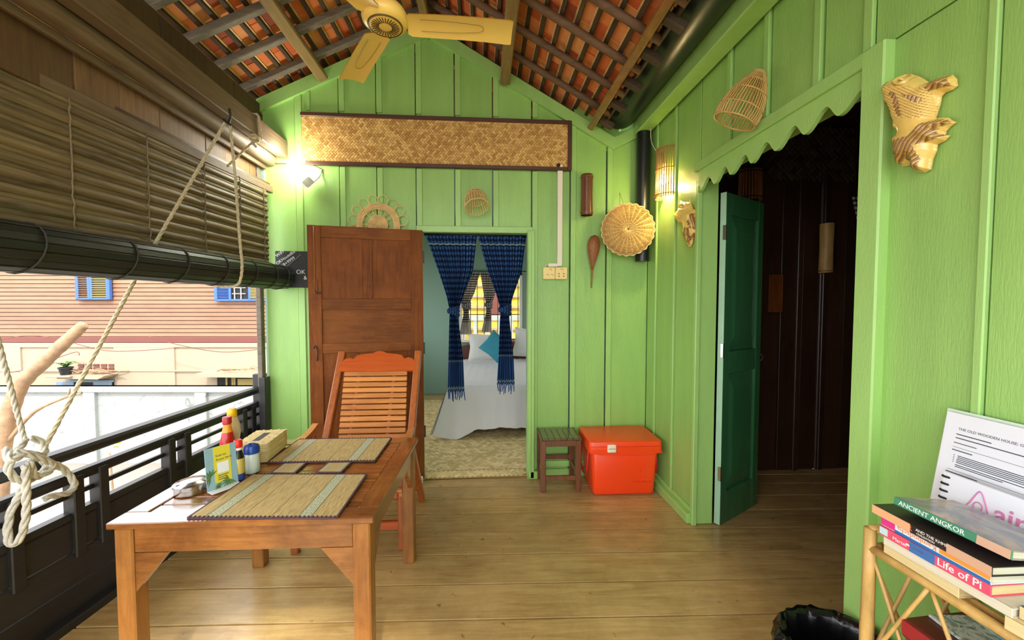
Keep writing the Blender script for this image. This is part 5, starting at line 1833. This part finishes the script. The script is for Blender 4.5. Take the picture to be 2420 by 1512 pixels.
# ================================================================== BEDROOM THINGS
fm = root('woven_floor_mat', (0, 3.7, 0), label='woven palm floor mat covering the bedroom floor at the doorway', cat='mat')
m = MB()
weave(m, frame((-0.1, 4.5, .006), (1, 0, 0), (0, 1, 0), (0, 0, 1)), 2.2, 2.6, .028, .006, .25, .95, 45)
m.build('palm_weave', 'matweave', fm)['kind'] = 'stuff'
MB().box((-0.1, 4.5, .004), (2.18, 2.58, .006)).build('mat_backing', 'matweave', fm)
f3 = root('woven_door_mat', (-.06, 3.2, 0), label='narrow folded strip of woven matting on the door threshold', cat='mat')
m = MB()
weave(m, frame((-.07, 3.225, .013), (1, 0, 0), (0, 1, 0), (0, 0, 1)), .85, .15, .026, .007, .4, 1.0, 45)
m.build('palm_weave', 'matweave', f3)['kind'] = 'stuff'
MB().box((-.07, 3.225, .010), (.84, .14, .008)).build('mat_backing', 'matweave', f3)

BX0, BX1, BYF, BYH, BZ = -.36, 1.25, 4.13, 6.08, .55
bd = root('bed', ((BX0 + BX1) / 2, 5.1, 0), label='double bed with white sheet hanging to the floor mat', cat='bed')
MB().box(((BX0 + BX1) / 2, 5.12, .36), (BX1 - BX0 - .08, 1.9, .34), None, .03).build('mattress', 'sheet', bd)
MB().box(((BX0 + BX1) / 2, 5.12, .12), (BX1 - BX0 - .14, 1.84, .10), None, .01).build('bed_base', 'headboard', bd)
for x in (BX0 + .12, BX1 - .12):
    for yy in (4.28, 5.98):
        MB().box((x, yy, .04), (.07, .07, .08), None, .006).build('leg', 'headboard', bd)
# sheet: top plus pleated skirt, corner flaring outward
m = MB()
nx = 60
def sk(x, z, ph):
    k = max(0, (BZ - z) / BZ)
    return .05 * k + .020 * k * math.sin(x * 26 + ph) + .012 * k * math.sin(x * 57 + 1.3)
rows = []
for t in range(7):
    yy = BYH - (BYH - BYF - .03) * t / 6
    rows.append([Vector((BX0 + (BX1 - BX0) * i / nx, yy, BZ + .004 * math.sin(i * 1.7 + t))) for i in range(nx + 1)])
rows.append([Vector((BX0 + (BX1 - BX0) * i / nx, BYF + .006, BZ - .012)) for i in range(nx + 1)])
for t in range(1, 9):
    z = BZ - .012 - (BZ - .11) * t / 8
    row = []
    for i in range(nx + 1):
        x = BX0 + (BX1 - BX0) * i / nx
        k = t / 8
        fl_ = max(0, 1 - i / 9.0)
        hem = .012 * math.sin(x * 7) * k
        row.append(Vector((x - .15 * k * fl_ ** 1.5, BYF - sk(x, z, 0) - .06 * k * fl_, z + hem - .085 * k * max(0, 1 - abs(i - 4) / 6.0))))
    rows.append(row)
m.grid(rows, uv=False)
# side drop on the left
rows = []
for t in range(9):
    z = BZ - (BZ - .12) * t / 8
    k = t / 8
    row = []
    for i in range(31):
        yy = BYF + (BYH - BYF) * i / 30
        fl_ = max(0, 1 - i / 4.0)
        row.append(Vector((BX0 - .03 * k - .10 * k * fl_ - .02 * k * math.sin(yy * 19) - .05 * k * fl_, yy - .10 * k * fl_, z - .06 * k * fl_)))
    rows.append(row)
m.grid(rows, uv=False)
m.build('sheet', 'sheet', bd, True)
# headboard with a curved top
hp = [(BX0 - .05, .1)] + [(BX0 - .05 + (BX1 - BX0 + .1) * i / 16, .72 + .13 * math.sin(PI * i / 16)) for i in range(17)] + [(BX1 + .05, .1)]
MB().prism(hp, XZ(6.17), .04).build('headboard', 'headboard', bd)
def cushion(name, c, w_, h_, th, rx, rz, matn, label, roll=0, cat='pillow', group=None):
    r_ = root(name, tuple(c), label=label, cat=cat, group=group)
    R = Matrix.Rotation(rz, 3, 'Z') @ Matrix.Rotation(rx, 3, 'X') @ Matrix.Rotation(roll, 3, 'Y')
    m = MB()
    n = 14
    for s_ in (1, -1):
        rows = []
        for j in range(n + 1):
            row = []
            for i in range(n + 1):
                a, b = 2 * i / n - 1, 2 * j / n - 1
                pin = 1 - .10 * (1 - abs(a)) * abs(b) ** 2
                pin2 = 1 - .10 * (1 - abs(b)) * abs(a) ** 2
                hgt = th * ((1 - a ** 4) * (1 - b ** 4)) ** .55
                row.append(Vector(c) + R @ Vector((a * w_ / 2 * pin2, -s_ * hgt / 2, b * h_ / 2 * pin)))
            rows.append(row)
        m.grid(rows, uv=False)
    m.build('cover', matn, r_, True)
    return r_
cushion('pillow', (.09, 5.82, .76), .62, .40, .15, -.28, .04, 'pillow', 'white pillow on the left behind the teal cushion', group='white pillows on the bed')
cushion('pillow', (.72, 5.88, .80), .56, .44, .15, -.30, -.1, 'pillow', 'white pillow on the right, half hidden by the door curtain', .12, group='white pillows on the bed')
cushion('teal_cushion', (.17, 5.60, .795), .34, .34, .12, -.32, .05, 'tealcush', 'small teal cushion standing on its corner on the bed', math.radians(40), cat='cushion')

def curtain(name, rows, y0, nple, amp, matn, label, knot, fringe, cat='curtain', group=None, nxs=44):
    """rows: (z, xl, xr) from the rod down; gathered in the middle by a knot"""
    zt, zb = rows[0][0], rows[-1][0]
    r_ = root(name, ((rows[-1][1] + rows[-1][2]) / 2, y0, zb), label=label, cat=cat, group=group)
    m = MB()
    g_ = []
    nz = 46
    w0 = rows[0][2] - rows[0][1]
    for j in range(nz + 1):
        z = zt + (zb - zt) * j / nz
        for (za, la, ra_), (zc, lc, rc_) in zip(rows[:-1], rows[1:]):
            if zc - 1e-6 <= z <= za + 1e-6:
                t = (za - z) / (za - zc)
                xl, xr = la + (lc - la) * t, ra_ + (rc_ - ra_) * t
                break
        wd = xr - xl
        ap = amp * (1.0 + 1.6 * (1 - wd / w0))
        ap = min(ap, wd * .35)
        row = []
        for i in range(nxs + 1):
            s = i / nxs
            ph = nple * 2 * PI * s
            row.append(Vector((xl + wd * s, y0 - ap * math.sin(ph + .8 * math.sin(3 * s)) - ap * .35 * math.sin(2.3 * ph + 1), z)))
        g_.append(row)
    m.grid(g_)
    m.build('cloth', matn, r_, True)
    kx, kz, ks = knot
    kn = MB()
    for q, (dx, dz, tilt) in enumerate(((0, .012, .5), (0, -.012, -.6), (.0, 0, .05))):
        pts = []
        for a in [2 * PI * k / 16 for k in range(16)]:
            pts.append(Vector((kx + dx + ks * math.cos(a), y0 - .008 + ks * .8 * math.sin(a), kz + dz + ks * .45 * math.cos(a) * tilt * 2)))
        b0 = len(kn.v)
        kn.tube(pts, ks * .52, 8, True)
        for e in range(b0, len(kn.v)):
            kn.uv[e] = (((e - b0) // 8) / 16.0, .1 + ((e - b0) % 8) / 26.0)
    kn.build('knot', matn, r_, True)
    if fringe:
        xl, xr = rows[-1][1], rows[-1][2]
        for i in range(fringe):
            x = xl + (xr - xl) * (i + .5) / fringe
            e = Vector((x + random.uniform(-.012, .012), y0 + random.uniform(-.01, .01), zb - random.uniform(.05, .085)))
            MB().tube([(x, y0, zb + .003), ((x + e.x) / 2 + random.uniform(-.004, .004), y0, zb - .03), e], [.005, .0045, .003], 5).build('tassel', 'navy', r_, True)
    return r_
CY = YB + .05
def cz(u, v):
    p_ = onY(u, v, CY)
    return p_.x, p_.z
def crow(v, ul, ur):
    a, b = cz(ul, v), cz(ur, v)
    return (a[1], a[0], b[0])
curtain('door_curtain', [crow(556, 1006, 1127), crow(640, 1036, 1118), crow(700, 1056, 1095), crow(735, 1063, 1083), crow(760, 1062, 1084), crow(850, 1060, 1095), crow(925, 1058, 1098)], CY, 7, .016, 'plaid', 'blue plaid door curtain on the left side, knotted at mid height', (cz(1072, 735)[0], cz(1072, 735)[1], .034), 11, group='knotted blue door curtains')
curtain('door_curtain', [crow(558, 1129, 1243), crow(640, 1152, 1233), crow(700, 1174, 1212), crow(732, 1183, 1203), crow(757, 1181, 1204), crow(840, 1178, 1213), crow(908, 1174, 1216)], CY, 7, .016, 'plaid', 'blue plaid door curtain on the right side, knotted at mid height', (cz(1193, 732)[0], cz(1193, 732)[1], .036), 10, group='knotted blue door curtains')
cr2 = root('curtain_rod', (-.06, CY, 1.93), label='thin dark rod holding the blue door curtains', cat='rod')
MB().tube([(-.46, CY, 1.932), (.345, CY, 1.925)], .010, 8).build('rod', 'dark', cr2, True)
WY = 6.13
def crow2(v, ul, ur):
    a, b = onY(ul, v, WY), onY(ur, v, WY)
    return (a.z, a.x, b.x)
curtain('window_curtain', [crow2(644, 1085, 1134), crow2(690, 1084, 1122), crow2(715, 1090, 1110), crow2(740, 1096, 1108), crow2(790, 1085, 1115)], WY, 5, .02, 'gingham', 'black checked window curtain, left one, knotted', (onY(1102, 722, WY).x, onY(1102, 722, WY).z, .05), 0, group='black checked window curtains')
curtain('window_curtain', [crow2(644, 1135, 1178), crow2(690, 1142, 1172), crow2(715, 1148, 1163), crow2(735, 1149, 1160), crow2(785, 1137, 1160)], WY, 5, .02, 'gingham', 'black checked window curtain, right one, knotted', (onY(1154, 720, WY).x, onY(1154, 720, WY).z, .045), 0, group='black checked window curtains')

# ================================================================== THINGS IN THE DARK ROOM
def rY(u, v, Y=3.10):
    return onY(u, v, Y)
a = rY(1950, 530)
b = rY(1950, 645)
it = root('bamboo_wall_tube', (a.x, 3.08, b.z), label='pale bamboo tube hanging on the dark room wall', cat='tube')
m = MB()
m.tube([(a.x, 3.08, b.z), (a.x, 3.08, (a.z + b.z) / 2), (a.x, 3.08, a.z)], [.05, .047, .05], 16)
m.build('tube_body', 'bamboo', it, 2)
MB().tube([(a.x + .051 * math.cos(q), 3.08 + .051 * math.sin(q), b.z + .012) for q in [2 * PI * k / 20 for k in range(20)]], .004, 5, True).build('tube_rim', 'rattand', it, True)
a, b = rY(1820, 648), rY(1846, 738)
it = root('picture_board', ((a.x + b.x) / 2, 3.11, b.z), label='small plain brown board on the dark room wall', cat='board')
MB().box(((a.x + b.x) / 2, 3.105, (a.z + b.z) / 2), (b.x - a.x, .012, a.z - b.z), None, .003).build('board_face', 'doorwood', it)
for x in (a.x, b.x):
    MB().box((x, 3.10, (a.z + b.z) / 2), (.014, .02, a.z - b.z), None, .003).build('board_edge', 'doorwood', it)
a = rY(1778, 425, 2.95)
it = root('unlit_lantern', (a.x, 2.97, a.z - .15), label='unlit brown stick lantern inside the dark room', cat='lantern')
for k in range(13):
    an = PI + PI * k / 12
    MB().tube([(a.x + .085 * math.cos(an), 2.98 + .07 * math.sin(an), a.z - .15), (a.x + .08 * math.cos(an), 2.98 + .065 * math.sin(an), a.z + .08)], .007, 6).build('stick', 'rattand', it)
for dz in (-.13, .06):
    MB().tube([(a.x + .092 * math.cos(an), 2.98 + .078 * math.sin(an), a.z + dz) for an in [PI + PI * k / 12 for k in range(13)]], .004, 5).build('binding', 'dark', it, True)
a = rY(2030, 500)
curtain('room_curtain', [(a.z + .1, a.x - .12, a.x + .3), (a.z - .35, a.x + .0, a.x + .3), (a.z - .45, a.x + .06, a.x + .14), (a.z - .9, a.x + .03, a.x + .2)], 3.05, 4, .02, 'gingham', 'black checked curtain in the dark room', (a.x + .1, a.z - .42, .05), 0)

# ================================================================== SHELF, BOOKS, BIN
SX0, SX1, SY0, SY1 = 1.005, 1.30, .25, .955
sh = root('rattan_shelf', ((SX0 + SX1) / 2, (SY0 + SY1) / 2, 0), label='rattan shelf with lattice sides against the right wall', cat='shelf')
def cane(name, p_, q_, r_=.011, mt='bamboo', n=8):
    p_, q_ = Vector(p_), Vector(q_)
    k = 6
    pts = [p_.lerp(q_, i / k) for i in range(k + 1)]
    rs_ = [r_ * (1.0 + (.10 if i in (2, 4) else 0)) for i in range(k + 1)]
    return MB().tube(pts, rs_, n).build(name, mt, sh, True)
ZT, ZS, ZL = .805, .755, .44
for x in (SX0, SX1):
    for yy in (SY0, SY1):
        cane('post', (x, yy, 0), (x, yy, ZT + (.10 if x == SX1 else 0)), .014)
for yy in (SY0, SY1):
    cane('top_arm', (SX0, yy, ZT - .004), (SX1, yy, ZT - .004), .012)
    for z in (ZS, ZL, .10):
        cane('side_bar', (SX0, yy, z), (SX1, yy, z), .010)
for x in (SX0, SX1):
    for z in (ZS, ZL, .10):
        cane('long_bar', (x, SY0, z), (x, SY1, z), .011)
for z in (ZS, ZL, .10):
    for i in range(5):
        x = SX0 + .03 + i * (SX1 - SX0 - .06) / 4
        cane('shelf_cane', (x, SY0, z + .004), (x, SY1, z + .004), .006)
# crossed lattice on the front and on the far side
nl = 5
for i in range(nl):
    y0 = SY1 - (SY1 - SY0) * i / nl
    for s_ in (0, 1):
        a = y0 if s_ else y0 - (SY1 - SY0) / nl
        for z1, z0 in ((ZS - .01, ZL),):
            mid = (y0 + y0 - (SY1 - SY0) / nl) / 2
            cane('lattice_cane', (SX0 + .004 * (s_ * 2 - 1), y0 if s_ else y0 - (SY1 - SY0) / nl, z1), (SX0 + .004 * (s_ * 2 - 1), (y0 - (SY1 - SY0) / nl) if s_ else y0, z0), .0045)
for i in range(2):
    for s_ in (0, 1):
        x0 = SX0 + (SX1 - SX0) * (i + (0 if s_ else 1)) / 2
        x1 = SX0 + (SX1 - SX0) * (i + (1 if s_ else 0)) / 2
        cane('lattice_cane', (x0, SY1 + .004 * (s_ * 2 - 1), ZS - .01), (x1, SY1 + .004 * (s_ * 2 - 1), ZL), .0045)
def book(name, y0, y1, z0, th, dep, cov, page, label, xoff=0.0, rot=0.0, spine=None, hard=.0):
    """lying book, spine toward the room (-x)"""
    r_ = root(name, (SX0 + xoff + dep / 2, (y0 + y1) / 2, z0), rot, label=label, cat='book', group='books piled on the rattan shelf')
    L = y1 - y0
    c = .0022
    def bb(nm, cc, dd, mt, b=.0, par=None):
        return MB().box(cc, dd, None, b).build(nm, mt, par or r_, local=True)
    bb('pages', (.003, 0, th / 2), (dep - .006, L - .006, th - 2 * c), page)
    bb('cover', (0, 0, th - c / 2), (dep, L, c), cov)
    bb('cover', (0, 0, c / 2), (dep, L, c), cov)
    sp_ = bb('spine', (-dep / 2 + .0005, 0, th / 2), (.003, L, th), spine or cov, .001)
    return r_, sp_, L, dep, th
def sptext(bk, s_, size, y, z, mt, up=True, bold=0.0):
    """lettering on a spine: reads along the shelf toward the viewer"""
    r_, sp_, L, dep, th = bk
    M_ = frame((-dep / 2 - .0012, y, z), (0, -1, 0), (0, 0, 1), (-1, 0, 0)) if up else frame((-dep / 2 - .0012, y, z), (0, 1, 0), (0, 0, -1), (-1, 0, 0))
    return text('lettering', s_, size, M_, mt, sp_, .0002, local=True, bold=bold)
def spband(bk, y0, y1, mt, z0=0.0, z1=1.0):
    r_, sp_, L, dep, th = bk
    return MB().box((-dep / 2 - .0012, (y0 + y1) / 2, th * (z0 + z1) / 2), (.0008, abs(y1 - y0), th * (z1 - z0))).build('spine_band', mt, sp_, local=True)
zz = ZS + .012
b1 = book('paperback_book', .755, .915, zz, .024, .16, 'page', 'page', 'bare yellowed paperback at the bottom of the pile, page edges out', -.004)
zz += .0245
b2 = book('paperback_book', .672, .912, zz, .020, .17, 'pagew', 'pagew', 'thick cream book second from the bottom, pages showing', -.008, .03)
zz += .0205
PK = flat('pink_cover', (224, 84, 112), .4)
b3 = book('paperback_book', .70, .918, zz, .024, .13, PK, 'page', 'pink novel with white script title and blue patch on spine', -.012, .02)
spband(b3, .04, -.012, flat('book_blue', (64, 112, 176), .4), .02, .98)
spband(b3, .109, .09, flat('pale_aqua', (190, 220, 224), .4), .2, .9)
sptext(b3, 'Martel', .012, .078, .006, 'white', True)
sptext(b3, 'Life of Pi', .0225, -.016, .006, 'white', True, .0002)
spband(b3, -.022 + .07, -.03 + .04, 'white', .45, .62)
zz += .0245
b4 = book('guide_book', .70, .918, zz, .022, .135, flat('guide_white', (230, 230, 236), .35), 'pagew', 'white travel guide with orange and blue spine bands', -.010, .0)
spband(b4, .109, .075, flat('guide_magenta', (222, 60, 140), .35), .1, 1)
spband(b4, -.02, -.109, flat('guide_orange', (240, 160, 70), .35), .38, 1)
spband(b4, .075, -.109, flat('guide_blue', (40, 112, 180), .35), 0, .30)
sptext(b4, 'Kambodscha', .0165, -.015, .0185, flat('letter_orange', (214, 140, 70), .5), False)
zz += .0225
BR = flat('dark_spine', (44, 36, 34), .4)
b5 = book('history_book', .69, .935, zz, .020, .15, BR, 'pagew', 'dark spined book with orange end lettering, second from top', -.018, -.02)
spband(b5, .1225, .03, flat('peach_spine', (236, 176, 130), .4))
spband(b5, -.045, -.1225, flat('tan_spine', (212, 170, 140), .4))
sptext(b5, 'ANGKOR', .0175, .100, .005, flat('letter_rust', (206, 104, 64), .5))
sptext(b5, 'AND THE KHMER', .009, .018, .011, 'white')
sptext(b5, 'CIVILIZATION', .006, .016, .004, 'white')
zz += .0205
GR = flat('green_spine', (66, 140, 104), .4)
def cover_mat():
    t = NT('landscape_cover')
    v = t.coord((1, 1, 1))
    n1 = t.noise(v, 9, 4, .6, 1.0)
    col = t.rmp(n1, [(.3, srgb((92, 96, 118))), (.48, srgb((140, 138, 152))), (.6, srgb((196, 170, 150))), (.75, srgb((120, 96, 70)))])
    return t.out(col, .18)
MT['landcover'] = cover_mat()
b6 = book('art_book', .685, .905, zz, .018, .165, 'landcover', 'pagew', 'green spined large guide lying on top of the pile', .006, .02, GR)
b6[0].rotation_euler = (0, .10, .02)
b6[0].location.z += .0085
sptext(b6, 'ANCIENT ANGKOR', .0150, .098, .004, 'white', True, .0001)
spband(b6, -.055, -.108, flat('tan_spine', (212, 170, 140), .4))
# yellowed paperbacks nearer the viewer
b7 = book('paperback_book', .50, .685, ZS + .012, .026, .14, 'page', 'page', 'yellow paged paperback at the right picture edge, lower', -.0, .10)
b8 = book('paperback_book', .49, .672, ZS + .039, .024, .14, flat('petrol_cover', (38, 96, 122), .4), 'page', 'blue covered paperback at the right picture edge, upper', .012, .05, 'page')
# spiral bound guest book with the pink mark, leaning on the wall
def leaner(name, y0, y1, z0, z1, xb, xt, th, mt, label, cat):
    r_ = root(name, (xb, (y0 + y1) / 2, z0), label=label, cat=cat)
    ez = Vector((xt - xb, 0, z1 - z0)).normalized()
    ey_ = Vector((0, -1, 0))
    nrm = ey_.cross(ez)
    if nrm.x > 0: nrm = -nrm
    M_ = frame((xb, y1, z0), ey_, ez, nrm)
    Wd, Ht = y1 - y0, math.hypot(xt - xb, z1 - z0)
    m = MB()
    m.prism([(0, 0), (Wd, 0), (Wd, Ht), (0, Ht)], M_ @ Matrix.Translation((0, 0, -th)), th)
    m.build('sheets', mt, r_)
    return r_, M_, Wd, Ht
g1, Mg, Wg, Hg = leaner('guest_book', .60, .962, ZS + .02, .947, 1.192, 1.215, .014, 'paper', 'white spiral bound guest book with a pink logo', 'book')
for i in range(9):
    z = Hg - .012 - i * .0185
    m = MB()
    m.tube([Mg @ Vector((.006 + .010 * math.cos(q), z, -.007 + .011 * math.sin(q))) for q in [2 * PI * k / 12 for k in range(12)]], .0028, 5, True)
    m.build('ring', 'dark', g1, True)
PKL = flat('logo_pink', (214, 130, 178), .5)
# looped mark
mk = [(.054, .102), (.066, .126), (.075, .148), (.081, .156), (.088, .148), (.097, .126), (.108, .100)]
m = MB()
m.tube([Mg @ Vector((x, y + .0, .001)) for x, y in [(q.x, q.y) for q in spline([(a, b, 0) for a, b in mk], 5)]], .0016, 5)
m.tube([Mg @ Vector((.081 + .009 * math.cos(q), .118 + .011 * math.sin(q), .001)) for q in [-1.0 + (2 * PI - 1.1) * k / 14 for k in range(15)]], .0014, 5)
m.build('logo_mark', PKL, g1, True)
text('lettering', 'airbnb', .056, Mg @ Matrix.Translation((.112, .103, .0008)), PKL, g1, .0003, bold=.0008)
g2, Mh, Wh, Hh = leaner('document_folder', .62, 1.015, ZS + .03, 1.092, 1.235, 1.285, .012, 'paper', 'clear plastic folder of printed house rules leaning on the wall', 'folder')
MB().prism([(-.012, .02), (Wh, .02), (Wh, Hh + .008), (-.012, Hh + .008)], Mh @ Matrix.Translation((0, 0, -.016)), .002).build('plastic_sleeve', flat('sleeve', (206, 224, 206), .2), g2)
text('lettering', 'THE OLD WOODEN HOUSE: Guest Information', .0095, Mh @ Matrix.Translation((.032, Hh - .043, .0005)), 'ink', g2, .0001)
def lines(x0, y, wd_, h_=.0022):
    MB().prism([(x0, y), (x0 + wd_, y), (x0 + wd_, y + h_), (x0, y + h_)], Mh @ Matrix.Translation((0, 0, .0003)), .0003).build('print_line', 'ink', g2)
for x0, dy, wd_, h_ in ((.030, .056, .075, .0025), (.030, .066, .26, .0025), (.028, .079, .05, .002), (.028, .090, .30, .0008), (.027, .099, .045, .0025), (.042, .112, .24, .002), (.042, .1165, .27, .002), (.041, .121, .26, .002), (.041, .1255, .25, .002), (.041, .130, .20, .002), (.040, .1365, .24, .002), (.040, .141, .10, .002), (.025, .152, .30, .0008), (.022, .160, .07, .0028)):
    lines(x0, Hh - dy, wd_, h_)
for i in range(5):
    lines(.033, Hh - .112 - .0045 * i, .002, .002)
# lower shelf: red box and a folded brochure on it
rbx = root('red_game_box', (1.13, .70, ZL + .012), math.radians(3), label='dark red lidded box on the lower shelf', cat='box')
rd = flat('red_box', (150, 34, 36), .4)
rd2 = flat('maroon_box', (92, 30, 26), .3)
MB().box((0, 0, .085), (.24, .33, .17), None, .003).build('box_tray', rd, rbx, local=True)
lid2 = MB().box((0, 0, .166), (.25, .34, .045), None, .004).build('box_lid', rd2, rbx, local=True)
MB().box((-.1255, 0, .168), (.001, .335, .034)).build('lid_band', rd, lid2, local=True)
text('lettering', 'Bu', .07, frame((-.1215, .145, .075), (0, -1, 0), (0, 0, 1), (-1, 0, 0)), 'white', rbx, .0003, local=True)
text('lettering', 'your', .035, frame((-.085, .02, .1892), (.35, -.93, 0), (.93, .35, 0), (0, 0, 1)), flat('lid_pink', (214, 150, 140), .5), lid2, .0003, local=True)
def broch():
    t = NT('brochure_print')
    n1 = t.noise(t.coord((1, 1, 1)), 40, 4, .6, .5)
    col = t.rmp(n1, [(.35, srgb((70, 110, 84))), (.5, srgb((210, 220, 214))), (.62, srgb((140, 150, 120))), (.75, srgb((120, 180, 210)))])
    return t.out(col, .25)
MT['broch'] = broch()
br = root('brochure', (1.10, .76, .6385), math.radians(-6), label='small printed photo brochure lying on the red box', cat='brochure')
MB().box((0, 0, .006), (.10, .19, .007), None, .002).build('leaflet', 'broch', br, local=True)
MB().box((.046, 0, .0098), (.012, .19, .0012)).build('blue_edge', flat('sky_edge', (150, 200, 224), .3), br, local=True)
# bin with bag
bn = root('waste_bin', (1.14, 1.13, 0), label='waste bin lined with a crumpled black bag beside the shelf', cat='bin')
BC = Vector((1.118, 1.152, 0))
MB().lathe([(0, .0), (.11, 0), (.150, .295), (.147, .295), (.107, .01), (0, .01)], 28, BC).build('bin_body', 'bin', bn, 2)
m = MB()
rg = random.Random(11)
nq = 72
rows = []
for (r_, z, j) in ((.0, .04, 0), (.098, .05, .002), (.116, .15, .004), (.128, .25, .005), (.138, .295, .005), (.149, .320, .006), (.160, .314, .007), (.170, .28, .009), (.176, .22, .010), (.174, .17, .012)):
    ph = rg.uniform(0, 6)
    rows.append([BC + Vector(((r_ + j * (math.sin(11 * a + ph) + .7 * math.sin(23 * a + 2 * ph))) * math.cos(a), (r_ + j * (math.sin(11 * a + ph) + .7 * math.sin(23 * a + 2 * ph))) * math.sin(a), z + j * .9 * math.sin(9 * a + ph * 1.7))) for a in [2 * PI * q / nq for q in range(nq + 1)]])
for r in rows: r[-1] = r[0].copy()
m.grid(rows, uv=False)
m.build('bag_liner', 'bag', bn, True)

# ------------------------------------------------------------------ put every Empty at the base of its thing
bpy.context.view_layer.update()
for o in list(COL.objects):
    if o.type != 'EMPTY' or o.parent is not None or not o.children:
        continue
    lo = Vector((1e9,) * 3)
    hi = Vector((-1e9,) * 3)
    st_ = list(o.children)
    while st_:
        c = st_.pop()
        st_ += list(c.children)
        if c.type != 'MESH':
            continue
        mw = c.matrix_world
        for b in c.bound_box:
            p_ = mw @ Vector(b)
            for i in range(3):
                lo[i] = min(lo[i], p_[i])
                hi[i] = max(hi[i], p_[i])
    if lo.x > hi.x:
        continue
    new = Vector(((lo.x + hi.x) / 2, (lo.y + hi.y) / 2, lo.z))
    keep = [(c, c.matrix_world.copy()) for c in o.children]
    o.location = new
    bpy.context.view_layer.update()
    inv = o.matrix_world.inverted()
    for c, mw in keep:
        c.matrix_parent_inverse = Matrix.Identity(4)
        c.matrix_local = inv @ mw
bpy.context.view_layer.update()
